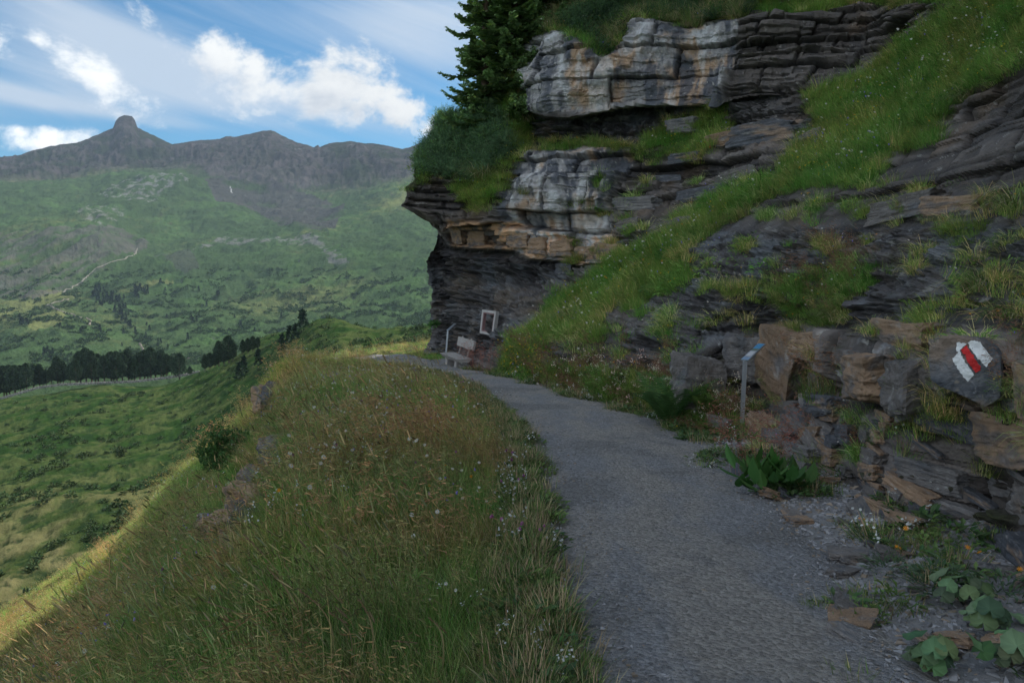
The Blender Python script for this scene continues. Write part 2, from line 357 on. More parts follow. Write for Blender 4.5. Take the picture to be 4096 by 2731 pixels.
ridge_ = (up * sstep(.95, .75, T2 * 0 + .5))[..., None]; C = lay(C, np.array([.19, .17, .175]), up * sstep(.5, .85, .6 * gul + .6 * rd + .35 * n2) * .6); C = lay(C, np.array([.055, .085, .04]), up * sstep(-.12, .22, n1 + .35 * fbm(gz, 1 / 90., 4, .6, 77.)) * np.where(mtn, .35, .8)); C = C * (1 + .30 * np.clip(n3 + .7 * n1, -1, 1) * (1 - up))[..., None]; C = C * (1 - .55 * up[..., None] * (1 - (C.max(-1, keepdims=True) > .5)))  # upper ridge darkened in colour, standing in for its cloud shadow
m_far = link('mountain_range', mesh_np('mountain_range', P.reshape(-1, 3), grid_faces(*P.shape[:2]), M_far, C.reshape(-1, 3) * (1 + .25 * n2.reshape(-1, 1)), smooth=True))
tag(m_far, 'green and rocky mountain range with a blunt summit tower across the valley', kind='structure')

# ------------------------------------------------------------------ middle hill (meadow below, mounds to the right)
mid_pts = [(-300, 70, 800), (0, 60, 860), (0, 90, 690), (0, 120, 592), (0, 200, 478), (0, 300, 425), (0, 400, 399), (0, 460, 402), (100, 60, 850), (100, 100, 640), (100, 140, 535), (100, 220, 450), (100, 320, 405), (100, 400, 385), (100, 460, 389),
           (200, 60, 800), (200, 100, 600), (200, 150, 500), (200, 220, 434), (200, 300, 394), (200, 370, 372), (200, 460, 385), (260, 60, 700), (260, 100, 524), (260, 160, 440), (260, 230, 392), (260, 290, 362), (260, 340, 341), (260, 420, 356),
           (316, 60, 560), (316, 100, 428), (316, 170, 375), (316, 235, 345), (316, 290, 325), (316, 400, 345), (340, 60, 520), (340, 230, 336), (340, 300, 322), (340, 400, 345), (364, 60, 500), (364, 200, 345), (364, 280, 331), (364, 400, 352), (430, 60, 460), (430, 150, 350), (430, 280, 331), (430, 400, 350), (600, 60, 450), (600, 300, 340), (600, 460, 360), (-300, 200, 520), (-300, 400, 420), (-300, 460, 430)]
mp = np.array(mid_pts, float); ev = tps(np.c_[mp[:, 0] / 100., np.log(mp[:, 1]) * 1.6], mp[:, 2], .002)
us = np.concatenate([np.linspace(-300, -10, 40), np.linspace(-9, 470, 440), np.linspace(474, 620, 20)]); ys = np.exp(np.linspace(math.log(55), math.log(460), 380))
U, Y = np.meshgrid(us, ys); V = ev(np.stack([U / 100., np.log(Y) * 1.6], -1)); P = px(U, V, Y)
gz = np.stack([P[..., 0], P[..., 1], 0 * P[..., 0]], -1)
h1 = fbm(gz, 1 / 28., 4, .5, 4.); h2 = fbm(gz, 1 / 5.5, 4, .55, 14.); h3 = ridged(gz, 1 / 9., 3, .5, 2., ax=(1.0, .55, 1))
amp = sstep(460, 360, Y)
h4 = fbm(gz, 1 / 2.2, 3, .55, 24.)
P[..., 2] += amp * (2.6 * h1 + .8 * h2 + .9 * (h3 - .3) + .3 * h4)
Pmid = P
n1 = fbm(gz, 1 / 18., 4, .6, 51.); n2 = fbm(gz, 1 / 3., 4, .6, 61.)
low_ = sstep(210, 120, Y)[..., None]  # lower meadow paler: drier grass, plus sunlight painted into the colour
C = np.array([.030, .066, .018]) * (1 - low_) + np.array([.060, .085, .028]) * low_ + 0 * P
C = lay(C, np.array([.085, .11, .040]) * (1 - low_) + np.array([.21, .19, .09]) * low_, sstep(-.15, .4, n1 + .5 * n2 + .5 * (h3 - .3)) * .8)
C = lay(C, np.array([.020, .045, .018]), sstep(.0, .35, n2 - .3 * n1 - .9 * h2) * .85)
C = lay(C, np.array([.12, .09, .06]), sstep(.45, .7, n2 + .3 * n1) * .5)
m_mid = link('meadow_hill', mesh_np('meadow_hill', P.reshape(-1, 3), grid_faces(*P.shape[:2]), M_mid, C.reshape(-1, 3), smooth=True))
tag(m_mid, 'hummocky green meadow hill below the path', kind='structure')
# valley floor sheet under everything, out to the horizon
G_ = 9000.
vf = np.array([[-G_, -G_, -330], [G_, -G_, -330], [G_, G_, -330], [-G_, G_, -330]], float)
o = link('ground', mesh_np('ground', vf, [[0, 1, 2, 3]], M_far, np.tile([.06, .1, .035], (4, 1)))); tag(o, 'deep valley floor', kind='structure')

# ------------------------------------------------------------------ near ground: path and bank
zp_tab = [(-40, .1), (-6, -1.38), (0, -1.65), (3.5, -1.81), (10, -2.10), (19, -2.53), (22, -2.72), (26, -2.84), (31, -3.05), (36, -3.32), (44, -4.8), (62, -10.5), (80, -18)]
def zp(Y): return smooth_interp(Y, zp_tab)
edge_px = [(682, 561, 900), (603, 552, 852), (538, 545, 802), (480, 535, 742), (440, 524, 704), (418, 509, 655), (403, 493, 600), (391, 478, 558), (380, 456, 521), (372, 436, 492), (364, 411, 458)]
Ledge = [(-.9, -40.), (.1, -6), (.2, 0)]; Redge = [(2.0, -40.), (1.6, -6), (1.5, 0)]
for v, ul, ur in edge_px:
    Yv = 1320. / (v - 304.); a = px(ul, v, Yv); b = px(ur, v, Yv); Ledge.append((a[0], Yv)); Redge.append((b[0], Yv))
Ledge += [(-3.6, 23.6), (-5.6, 25.2), (-7.6, 26.2), (-9.6, 26.9)]
Redge += [(-2.35, 23.8), (-3.5, 26.6), (-5.6, 28.3), (-8.2, 29.5)]
Ledge = np.array(Ledge); Redge = np.array(Redge)
def resample(pl, n):
    d = np.r_[0, np.cumsum(np.linalg.norm(np.diff(pl, axis=0), axis=1))]; 
    # same parameter spacing for both edges: by vertex index
    i = np.linspace(0, len(pl) - 1, n); k = np.arange(len(pl))
    return np.c_[smooth_interp(i, np.c_[k, pl[:, 0]]), smooth_interp(i, np.c_[k, pl[:, 1]])]
LE = resample(Ledge, 700); RE = resample(Redge, 700)
def xL(Y): return np.interp(Y, LE[:560, 1], LE[:560, 0])
_lo = np.argsort(Ledge[:, 1]); 
def xLf(Y): return np.interp(Y, Ledge[:15, 1], Ledge[:15, 0])
def xRf(Y): return np.interp(Y, Redge[:15, 1], Redge[:15, 0])
xB_tab = [(-40, -1.6), (0, -.5), (4, -.8), (8, -1.7), (12, -2.5), (16, -3.4), (20, -4.9), (24, -6.5), (28, -7.2), (32, -7.6), (45, -9.), (80, -16)]
def zg(X, Y, detail=True):
    X = np.asarray(X, float); Y = np.asarray(Y, float)
    z0 = zp(Y); xl = xLf(np.minimum(Y, 23.6)); xb = interp(Y, xB_tab); xr = xRf(np.minimum(Y, 23.8))
    P3 = np.stack([X, Y, 0 * X], -1)
    if detail: xb = xb + .5 * fbm(P3, .35, 2, .5, 3.)
    d1 = np.clip(xl - X, 0, None); d1c = np.minimum(d1, np.maximum(xl - xb, 0))
    top = z0 - (.05 + .09 * sstep(17, 24, Y)) * d1c + .12 * sstep(0, 1.2, d1) * sstep(5, 9, Y) * sstep(17, 13, Y)
    top = top + .50 * np.exp(-((X + 6.2) / 1.5) ** 2 - ((Y - 22.9) / 1.5) ** 2)
    b = np.clip(xb - X, 0, None)
    st = interp(Y, [(-40, .8), (5, .95), (12, 1.05), (20, 1.08), (32, 1.05), (60, 1.)]); Ls = 5.0
    bs = np.where(b < 1.0, b * b / 2., b - .5)
    drop = st * np.minimum(bs, Ls) + .66 * np.clip(bs - Ls, 0, None)
    far_ = np.clip(Y - 30, 0, None)
    z = top - drop - .20 * far_ * sstep(0, 6, b) - .05 * np.clip(b - 22, 0, None) ** 1.35
    r = np.clip(X - xr, 0, None); z = z + .10 * np.minimum(r, 4.)
    if detail:
        m = np.clip(np.maximum(d1 / 1.5, r / 3), 0, 1)
        z = z + m * (.20 * fbm(P3, .6, 4, .5, 1.) + .10 * fbm(P3, 1.7, 2, .5, 31.)) + m * sstep(.5, 3, b) * .30 * fbm(P3, .22, 3, .5, 8.)
    return z
# bank + verge sheet
us = np.linspace(-260, 1160, 560); ys = np.concatenate([np.exp(np.linspace(math.log(1.2), math.log(62), 460))])
U, Y = np.meshgrid(us, ys); X = (U - 512) / F * Y * 1.0
Z = zg(X, Y); 
Pb = np.stack([X, Y, Z], -1)
n1 = fbm(Pb, .5, 4, .6, 3.); n2 = fbm(Pb, 3., 3, .6, 7.)
C = np.array([.050, .060, .026]) + 0 * Pb
C = lay(C, np.array([.10, .085, .045]), sstep(0, .5, n1))
eL = np.abs(X - xLf(np.minimum(Y, 23.6))); C = lay(C, np.array([.20, .19, .17]), sstep(.45, .12, eL + .12 * n2) * (Y < 24) * .9)
rv = X - xRf(np.minimum(Y, 23.8)); gv = sstep(-.3, .1, rv); C = lay(C, np.array([.24, .235, .235]), gv * np.clip(.9 + n2 * .3, 0, 1))
m_bank = link('hillside', mesh_np('hillside', Pb.reshape(-1, 3), grid_faces(*Pb.shape[:2]), M_soil, C.reshape(-1, 3), smooth=True))
tag(m_bank, 'steep grassy hillside carrying the path', kind='structure')
# air between here and the range
hm = bpy.data.materials.new('haze'); hm.use_nodes = True; k = NT(hm.node_tree); k.n.clear(); out = k.node('ShaderNodeOutputMaterial'); pv = k.node('ShaderNodeVolumePrincipled')
pv.inputs['Color'].default_value = (.62, .80, 1., 1); pv.inputs['Density'].default_value = HAZE; pv.inputs['Anisotropy'].default_value = .2; k.l.new(pv.outputs[0], out.inputs['Volume'])
hz = MB(); hz.box((0, 0, (-332 + 760) / 2.), (2 * G_ + 100, 2 * G_ + 100, 760 + 332)); o = hz.build('haze', hm); tag(o, 'thin blue summer haze filling the valley', kind='stuff')
# the same hillside behind the viewpoint
xs = np.linspace(-60, 30, 120); ys = np.linspace(-40, 1.25, 60); X2, Y2 = np.meshgrid(xs, ys); Z2 = zg(X2, Y2, False)
P2 = np.stack([X2, Y2, Z2], -1); o = link('hillside', mesh_np('hillside_back', P2.reshape(-1, 3), grid_faces(*P2.shape[:2]), M_soil, np.tile([.06, .08, .03], (P2.shape[0] * P2.shape[1], 1)), smooth=True)); tag(o, 'the hillside behind the viewpoint', kind='structure')

# ------------------------------------------------------------------ path
nc = 40; s = np.linspace(0, 1, nc)
jit = .10 * fbm(np.c_[LE[:, 0], LE[:, 1], 0 * LE[:, 0]], .8, 3); jit2 = .12 * fbm(np.c_[RE[:, 0], RE[:, 1], 0 * RE[:, 0] + 9], .8, 3)
dirn = RE - LE; dirn /= np.linalg.norm(dirn, axis=1)[:, None]
A = LE + dirn * jit[:, None]; B = RE + dirn * jit2[:, None] + dirn * .15
XY = A[:, None] * (1 - s)[None, :, None] + B[:, None] * s[None, :, None]
Pp = np.stack([XY[..., 0], XY[..., 1], 0 * XY[..., 0]], -1)
Zp = zg(Pp[..., 0], Pp[..., 1]) + .012 + .035 * np.sin(np.pi * s)[None] + .012 * fbm(Pp, 1.5, 4) - .12 * (np.abs(s - .5) * 2)[None] ** 12
Pp[..., 2] = Zp
M_path = bpy.data.materials.new('gravel_path'); M_path.use_nodes = True
k = NT(M_path.node_tree); k.n.clear(); out = k.node('ShaderNodeOutputMaterial'); b = k.node('ShaderNodeBsdfPrincipled'); geo = k.node('ShaderNodeNewGeometry'); Pn = geo.outputs['Position']
vor = k.node('ShaderNodeTexVoronoi'); vor.inputs['Scale'].default_value = 42; k.l.new(Pn, vor.inputs['Vector'])
mp_ = k.node('ShaderNodeMapping'); k.l.new(Pn, mp_.inputs[0]); mp_.inputs['Scale'].default_value = (1, .35, 1); mp_.inputs['Rotation'].default_value = (0, 0, .12)
sepc = k.node('ShaderNodeSeparateColor'); k.l.new(vor.outputs['Color'], sepc.inputs[0])
peb = k.math('MULTIPLY_ADD', sepc.outputs[0], .55, .72)
c0 = k.mix(k.ss(k.noise(mp_.outputs[0], 1.6, 6, .62), .42, .58), (.27, .268, .272, 1), (.33, .305, .275, 1))
c0 = k.mix(k.ss(k.noise(Pn, .9, 5, .6, .4), .48, .60), c0, (.225, .218, .21, 1))
spk = k.ss(k.noise(Pn, 130., 2, .5), .64, .70); c0 = k.mix(k.math('MULTIPLY', spk, .7), c0, (.42, .43, .44, 1))
dk = k.ss(k.noise(Pn, 90., 3, .5), .40, .33); c0 = k.mix(k.math('MULTIPLY', dk, .6), c0, (.05, .05, .055, 1))
cc = k.node('ShaderNodeCombineXYZ'); [k.l.new(peb, cc.inputs[i]) for i in range(3)]
k.l.new(k.mix(1., c0, cc.outputs[0], 'MULTIPLY'), b.inputs['Base Color']); b.inputs['Roughness'].default_value = .85; b.inputs['Specular IOR Level'].default_value = .3
hgt = k.math('ADD', k.math('MULTIPLY', vor.outputs['Distance'], -1.3), k.math('MULTIPLY', k.noise(Pn, 60., 6, .7), 1.6))
bp = k.node('ShaderNodeBump'); bp.inputs['Strength'].default_value = .9; bp.inputs['Distance'].default_value = .02; k.l.new(hgt, bp.inputs['Height']); k.l.new(bp.outputs[0], b.inputs['Normal']); k.l.new(b.outputs[0], out.inputs[0])
o = link('path', mesh_np('path', Pp.reshape(-1, 3), grid_faces(*Pp.shape[:2]), M_path, smooth=True)); tag(o, 'grey gravel hiking path curving left round the cliff', kind='structure')

# ------------------------------------------------------------------ cliff
def dn(D): return D * (.93 - .13 * min(D, 33) / 33)
toe = [(1060, 700), (1024, 640), (960, 604), (900, 566), (860, 535), (830, 508), (790, 482), (760, 462), (735, 446), (714, 438), (680, 424), (660, 416), (630, 408), (600, 400), (560, 388), (520, 378), (500, 374), (480, 370), (455, 362), (436, 356), (420, 350)]
ctl = [(u, v, 1320. / (v - 304.) * 1.01) for u, v in toe[1:-3]] + [(455, 362, 23.6), (436, 354, 26.), (424, 350, 26.6)]
ctl += [(u, v, dn(D)) for u, v, D in [(1024, 520, 5.15), (1024, 380, 5.7), (1024, 300, 6.6), (1024, 200, 7.9), (1024, 100, 9.8), (1024, 0, 13), (1024, -150, 18), (1100, 500, 4.4), (1100, 200, 6.6), (1100, 0, 11),
    (960, 520, 6.1), (970, 360, 6.4), (970, 430, 6.35), (900, 450, 7.0), (900, 350, 7.6), (900, 250, 9.4), (900, 180, 11.5), (900, 100, 18), (900, 50, 22.5), (900, 0, 24), (900, -150, 26),
    (800, 400, 10.6), (800, 330, 11.6), (745, 400, 12.2), (745, 345, 13.0), (850, 430, 8.9), (800, 250, 12.6), (800, 190, 16), (800, 140, 21), (800, 90, 24), (800, 0, 26), (800, -150, 29),
    (700, 380, 12.1), (700, 300, 14.4), (700, 250, 17), (700, 210, 22), (700, 160, 25.2), (700, 100, 26.3), (700, 30, 27), (700, -150, 31),
    (620, 370, 15.6), (620, 300, 19.3), (620, 260, 24), (620, 200, 26.5), (620, 150, 27.5), (620, 100, 28), (620, 60, 28), (620, 10, 30), (620, -60, 33), (620, -150, 37),
    (560, 350, 19), (560, 310, 23.5), (560, 265, 27), (560, 200, 27.5), (560, 150, 28.6), (560, 105, 28.6), (560, 40, 29.5), (560, -20, 33), (560, -150, 38),
    (500, 350, 24.6), (500, 300, 28), (500, 250, 29.6), (500, 210, 28.5), (500, 160, 30), (500, 110, 31.5), (500, 30, 34), (470, 120, 32),
    (440, 330, 33), (436, 290, 32), (440, 245, 32), (432, 215, 30.5), (402, 206, 29.8), (440, 180, 31), (420, 155, 32), (445, 122, 34)]]
ca = np.array(ctl, float); evc = tps(np.c_[ca[:, 0] / 100., ca[:, 1] / 100.], np.log(ca[:, 2]), .004)
sil = [(-160, 640), (-40, 555), (0, 535), (30, 522), (60, 506), (90, 490), (112, 462), (119, 441), (134, 434), (149, 419), (160, 416), (171, 414), (181, 414), (187, 406), (195, 408), (201, 406), (206, 400.5), (211, 409), (218, 421), (224, 432), (230, 438), (244, 436), (255, 430), (263, 427), (274, 429), (284, 427), (288, 433), (300, 432), (320, 431), (333, 433), (344, 428), (352, 424), (372, 418), (720, 418)]
nv, nu = 640, 660
vs = np.concatenate([np.linspace(-150, -6, 40), np.linspace(-5, 690, nv - 40)])
ul = interp(vs, sil); ul = np.where(vs > 352, 424 - 0 * vs, ul)
sU = np.concatenate([np.linspace(0, 1, nu - 60)])
U = ul[:, None] + (1100 - ul)[:, None] * sU[None]; V = np.broadcast_to(vs[:, None], U.shape).copy()
D0 = np.exp(evc(np.stack([U / 100., V / 100.], -1)))
P0 = px(U, V, D0)
nz = lambda s_, o_, q=3: fbm(np.stack([U / 100., V / 100., 0 * U], -1), s_, q, .55, o_)
wu, wv = 9 * nz(2.5, 1.), 7 * nz(3., 5.)
def reg(poly, w=1.): return inpoly(U + wu * w, V + wv * w, poly).astype(float)
def blur(a, n=3):
    for _ in range(n):
        a = (a + np.roll(a, 1, 0) + np.roll(a, -1, 0) + np.roll(a, 1, 1) + np.roll(a, -1, 1)) / 5
    return a
top_line = [(520, 44), (538, 36), (561, 33), (580, 40), (598, 58), (612, 55), (628, 42), (640, 24), (687, 28), (717, 24), (740, 22), (761, 14), (790, 16), (830, 10), (889, 6), (960, 0)]
bot1 = [(515, 100), (521, 108), (545, 116), (568, 117), (600, 111), (635, 107), (680, 105), (717, 104), (750, 96), (800, 92)]
bot2 = [(432, 222), (450, 246), (500, 249), (514, 250), (530, 257), (560, 261), (579, 265), (600, 262), (620, 252), (680, 240)]
g_main = [(977, 0), (913, 40), (865, 72), (809, 105), (825, 128), (793, 143), (781, 169), (752, 183), (706, 206), (674, 222), (643, 247), (611, 262), (585, 279), (560, 301), (534, 324), (513, 344), (506, 356), (522, 366), (534, 362), (551, 337), (566, 337), (592, 342), (607, 327), (610, 314), (624, 301), (655, 301), (688, 285), (696, 262), (691, 246), (762, 200), (809, 188), (873, 183), (887, 156), (937, 143), (953, 100), (1001, 80), (1024, 64), (1110, 20), (1110, -60), (1000, -60)]
g_b = [(785, 281), (849, 257), (889, 262), (873, 289), (841, 324), (809, 327), (774, 301)]
g_foot = [(500, 372), (512, 352), (540, 352), (560, 366), (600, 372), (640, 372), (690, 385), (725, 390), (738, 400), (740, 430), (700, 450), (600, 420), (540, 400)]
g_right = [(905, 40), (960, 20), (990, 0), (1110, -60), (1110, 20), (1024, 64)]
g_top = [(u, v) for u, v in top_line] + [(1000, -10), (1000, -170), (500, -170), (505, 20)]
g_ledge = [(531, 150), (545, 141), (575, 143), (606, 145), (640, 148), (657, 126), (690, 120), (712, 105), (730, 110), (726, 140), (700, 160), (672, 156), (655, 164), (630, 152), (600, 149), (560, 152)]
g_hang = [(440, 110), (395, 150), (390, 190), (404, 192), (430, 178), (449, 178), (452, 192), (470, 206), (484, 212), (496, 206), (508, 178), (520, 162), (532, 148), (530, 119), (517, 108), (515, 80), (520, 60), (528, 40), (520, -20)]
G = np.maximum.reduce([reg(g_main), reg(g_b, 1.5) * (nz(9., 3.) > -.25), reg(g_foot, .6), reg(g_top, 1.), reg(g_ledge, .6), reg(g_hang, .6)])
nG = nz(12., 41., 3)
G = np.maximum(G, (nz(5., 77.) > .23) * (nG > -.1) * (V > 180) * (U > 560) * 1.)           # stray cushions on the ledges
G = G * ((nz(6., 21.) > -.40) | (V < 120) | (U < 540))
# big carved shapes
vb1 = interp(U, bot1); vb2 = interp(U, bot2); tl = interp(U, top_line)
rec1 = sstep(0, 3, V - vb1) * sstep(44, 26, V - vb1) * sstep(512, 530, U) * sstep(800, 730, U)
rec2 = sstep(0, 3, V - vb2) * sstep(85, 20, V - vb2) * sstep(425, 440, U) * sstep(640, 590, U)
rec3 = sstep(10, 20, U - 395) * sstep(0, 3, V - (209 + .33 * np.clip(U - 400, 0, 60))) * sstep(20, 10, V - (209 + .33 * np.clip(U - 400, 0, 60))) * sstep(505, 480, U)
topback = sstep(4, -10, V - tl) * sstep(505, 525, U) * sstep(1000, 940, U)
# lower right: the bedded band along the path with a shelf above it
shelf_tab = [(600, 390), (680, 352), (690, 352), (718, 337), (760, 330), (800, 322), (850, 330), (895, 322), (925, 318), (1000, 322), (1024, 330), (1100, 340)]
sh = interp(U, shelf_tab); shm = sstep(684, 694, U)
und = sstep(0, 3, V - (sh - 22)) * sstep(0, -3, V - sh) * shm
D1 = D0 * (1 + .038 * rec1 + .042 * rec2 + .03 * rec3) + .9 * topback + .10 * und - .22 * shm * sstep(0, 3, V - sh) * sstep(150, 60, V - sh)
P1 = px(U, V, D1)
# smooth outward direction
P0s = px(U, V, blur(D1, 10)); du = np.gradient(P0s, axis=1); dv = np.gradient(P0s, axis=0); N = np.cross(du, dv); N /= np.linalg.norm(N, axis=-1)[..., None]
N *= -np.sign((N * P0s).sum(-1))[..., None]
Nh = N * np.array([1, 1, .35]); Nh /= np.linalg.norm(Nh, axis=-1)[..., None]
# bedding and joints
cum = np.cumsum(.10 + .55 * np.random.default_rng(11).random(400) ** 1.6) - 60
cum2 = np.cumsum(.03 + .13 * np.random.default_rng(12).random(1600) ** 1.5) - 60
def strata(P, cum, hs, warp, seed, lmin, lmax):
    w = P[..., 2] + .05 * P[..., 0] + warp * fbm(P, .35, 3, .5, seed) + .3 * warp * fbm(P, 1.5, 2, .5, seed + 4)
    h = .66 * P[..., 0] - .75 * P[..., 1] + .5 * warp * fbm(P, .8, 3, .5, seed + 9)
    i = np.searchsorted(cum, w); lo = cum[i - 1]; hi = cum[i]; fr = w - lo; th = hi - lo
    L = (lmin + (lmax - lmin) * hash1(i, seed)) * hs; q = h / L + 10 * hash1(i, seed + 1); j = np.floor(q); fq = (q - j) * L
    ed = np.minimum(fr, th - fr); ej = np.minimum(fq, L - fq)
    ident = i * 131 + j * 17
    return i, ident, ed, ej, hash1(i, seed + 2), hash1(ident, seed + 3)
Px = P1 + 0.
iA, idA, eA, jA, lA, bA = strata(Px, cum, 1., .13, 2., .5, 2.2)
iB, idB, eB, jB, lB, bB = strata(Px, cum2, 1., .10, 5., .15, .9)
cumW = np.cumsum(.45 + .9 * np.random.default_rng(15).random(200)) - 60
iW, idW, eW, jW, lW, bW = strata(Px, cumW, 1., .12, 7., .9, 3.2)
R_slab1 = reg([(520, 25), (740, 20), (735, 60), (720, 106), (600, 112), (520, 112)], .4)
R_slab2 = reg([(500, 205), (516, 160), (530, 148), (640, 148), (620, 180), (612, 240), (600, 262), (520, 255), (505, 240)], .4)
R_blocks = shm * sstep(0, 2, V - sh) * sstep(1, 0, (V - sh - 150) / 10)
R_wall = np.clip(R_slab1 + R_slab2, 0, 1)
shale = np.clip(rec1 + sstep(0, 3, V - vb2) * sstep(600, 560, U) * (V < 360) + sstep(590, 640, U) * sstep(215, 235, V + .0 * U) * (1 - R_blocks) * (V < 420), 0, 1)
fine = fbm(Px, 3., 5, .6, 2.); fin2 = fbm(Px, 9., 4, .6, 12.)
lam = fbm(Px, 1.0, 4, .6, 4., ax=(1.6, 1.6, 9.)) ; lam2 = fbm(Px, 1., 3, .6, 24., ax=(5., 5., 32.))
hump = fbm(Px, .35, 4, .5, 15.)
near = np.clip(D1 / 17., .45, 1.)
dsp = .55 * hump * near
Ws = blur(R_wall, 14); dsp += Ws * near * (.36 * (lW - .5) + .62 * (bW - .5) - .14 * np.exp(-(eW / .03) ** 2) - .14 * np.exp(-(jW / .035) ** 2) + .30 * ridged(Px, .45, 4, .5, 6., ax=(1., 1., .5)) + .16 * fbm(Px, 1.6, 5, .6, 3.) + .07 * (lB - .5) + .06 * (bB - .5))
dsp += (1 - Ws) * (1 - shale) * near * ((.34) * (lA - .5) + .42 * (bA - .5) - .16 * np.exp(-(eA / .035) ** 2) - .14 * np.exp(-(jA / .035) ** 2))
dsp += near * (.16 * (lB - .5) + .12 * (bB - .5)) * (1 - .9 * Ws) * (1 - .35 * shale) + .05 * fine * near + .02 * fin2
dsp += shale * near * (.46 * lam + .16 * lam2 + .20 * fine + .22 * np.round(3 * fbm(Px, .9, 3, .5, 71.)) / 3. + .16 * (lA - .5))
dsp += rec2 * (1.5 * (ridged(Px, .55, 5, .6, 3., ax=(1, 1, .55)) - .3) + .25 * fbm(Px, 2.2, 4, .6, 5.)) + rec1 * .3 * fbm(Px, 1.6, 4, .6, 8.)
Gs = blur(G, 4)
dsp = dsp * (1 - .6 * Gs) + Gs * (.10 + .12 * fbm(Px, 2., 3, .5, 6.))
gD = np.abs(np.gradient(blur(D1, 1), axis=0)); dsp = dsp / (1 + (blur(gD, 3) / (.0035 * D1)) ** 2)
dsp *= sstep(0, .02, np.broadcast_to(sU[None], U.shape)) * .85 + .15
Pc = P1 + Nh * dsp[..., None]
Pc_main, Uc, Vc, Gc = Pc, U, V, Gs
# colours (minerals, stains, lichen, soil)
nn1 = fbm(Px, .5, 4, .6, 33.); nn2 = fbm(Px, 2.5, 4, .6, 44.); nn3 = fbm(Px, 8., 3, .6, 4.)
drip = fbm(Px, 1.2, 4, .55, 61., ax=(1.8, 1.8, .16))
C = np.array([.100, .088, .080]) * (.55 + .9 * bA[..., None]) * (.75 + .5 * bB[..., None])
C = lay(C, np.array([.145, .105, .075]), sstep(.1, .5, nn1) * .6)
C = C * (1 - Ws[..., None]) + Ws[..., None] * np.array([.19, .185, .185]) * (.7 + .5 * bW[..., None])
C = lay(C, np.array([.055, .055, .06]), R_wall * sstep(.12, .42, nn1 - .5 * nn2 + .3 * hump) * .85)
C = lay(C, np.array([.25, .165, .10]), R_wall * sstep(-.02, .34, nn1 + .4 * nn2) * .75)
C = lay(C, np.array([.045, .050, .060]), np.clip(R_wall + .3, 0, 1) * sstep(.02, .22, drip) * .88)
C = lay(C, np.array([.33, .34, .345]), R_wall * sstep(-.08, -.35, drip) * .5)
ob = sstep(0, 4, V - (vb2 - 30)) * sstep(2, -1, V - vb2) * sstep(446, 456, U) * sstep(640, 600, U)
C = lay(C, np.array([.40, .235, .125]), ob * sstep(-.35, .25, nn2 + .5 * (bA - .5)) * .75)
C = lay(C, np.array([.085, .082, .085]) * (.7 + .7 * lA[..., None]), shale * .80)
C = lay(C, np.array([.15, .12, .09]), shale * sstep(.05, .4, fbm(Px, .8, 4, .6, 91.)) * .6)
C = lay(C, np.array([.14, .155, .17]), shale * sstep(.05, .4, fbm(Px, 1.1, 4, .6, 97.)) * .75)
C = lay(C, np.array([.16, .165, .165]), shale * sstep(.18, .5, nn3 + .6 * lam2) * .7)
C = lay(C, np.array([.10, .075, .05]), shale * sstep(.15, .5, nn1) * .5)
C = lay(C, np.array([.20, .135, .085]), R_blocks * sstep(.05, .5, nn1 + .5 * nn2) * .55)
C = lay(C, np.array([.22, .225, .23]), R_blocks * sstep(.25, .6, nn2 - .3 * nn1) * .6)
C = lay(C, np.array([.34, .33, .30]), (1 - Gs) * sstep(.48, .62, nn3 + .3 * nn2) * .5)
C *= (1.25 + 1.05 * Ws + .5 * R_blocks + .4 * ob)[..., None] * (1 - .5 * np.exp(-(np.where(R_wall > 0, np.minimum(eW, jW), np.minimum(eA, jA)) / .03) ** 2))[..., None]      # darker along the bedding and joint lines
C = lay(C, np.array([.050, .060, .022]), Gs * .9)
skn = 26
# side wrap: the face turns away behind its left edge, and the unseen body of the hill goes on above and behind, shaped for its shadow
wr = []
for j in range(skn, 0, -1):
    q = j / skn; wr.append(Pc[:, 0] + np.stack([.15 * q + 15.0 * q**1.5 + 0 * vs, 2.5 * q**.5 + 4. * q + 0 * vs, 0 * vs], -1))
W = np.stack(wr, 1); Wn = fbm(W, .6, 4, .5, 9.)[..., None]; W = W + Wn * np.array([.3, .3, .0]) * np.linspace(1, .3, skn)[None, :, None]
sideN = 18; sd = []
for j in range(1, sideN + 1):
    q = j / sideN; sd.append(Pc[:, -1] + np.stack([2.5 * q + 0 * vs, -26 * q + 0 * vs, .9 * q + 0 * vs], -1))
S = np.stack(sd, 1); S = S + fbm(S, .3, 3, .5, 2.)[..., None] * np.array([.6, .2, .2]) * np.linspace(.1, 1, sideN)[None, :, None]
Pall = np.concatenate([W, Pc, S], 1); Call = np.concatenate([np.repeat(C[:, :1], skn, 1), C, np.repeat(C[:, -1:], sideN, 1)], 1)
bk = []; top = Pall[0]
for j in range(34, 0, -1):
    q = j / 34.; a_ = 70 * q**1.6
    wr_ = sstep(60, 620, np.arange(len(top)))[:, None]      # unseen mountainside, raised steeply and most at right to shade the foreground
    bk.append(top + np.array([1.0 * a_, .18 * a_, 0]) + np.array([0, 0, 1.]) * ((1.2 + 1.9 * wr_) * min(a_, 17) + .3 * max(a_ - 17, 0)))
Bk = np.stack(bk, 0); Bk[..., 2] += 1.6 * fbm(Bk, .12, 3)
Pall = np.concatenate([Bk, Pall], 0); Call = np.concatenate([np.tile(np.array([.05, .08, .025]), Bk.shape[:2] + (1,)), Call], 0)
cliff = link('cliff', mesh_np('cliff', Pall.reshape(-1, 3), grid_faces(*Pall.shape[:2]), M_rock, Call.reshape(-1, 3), smooth=False))
tag(cliff, 'layered dark and pale rock cliff with grassy ledges rising beside the path', kind='structure')

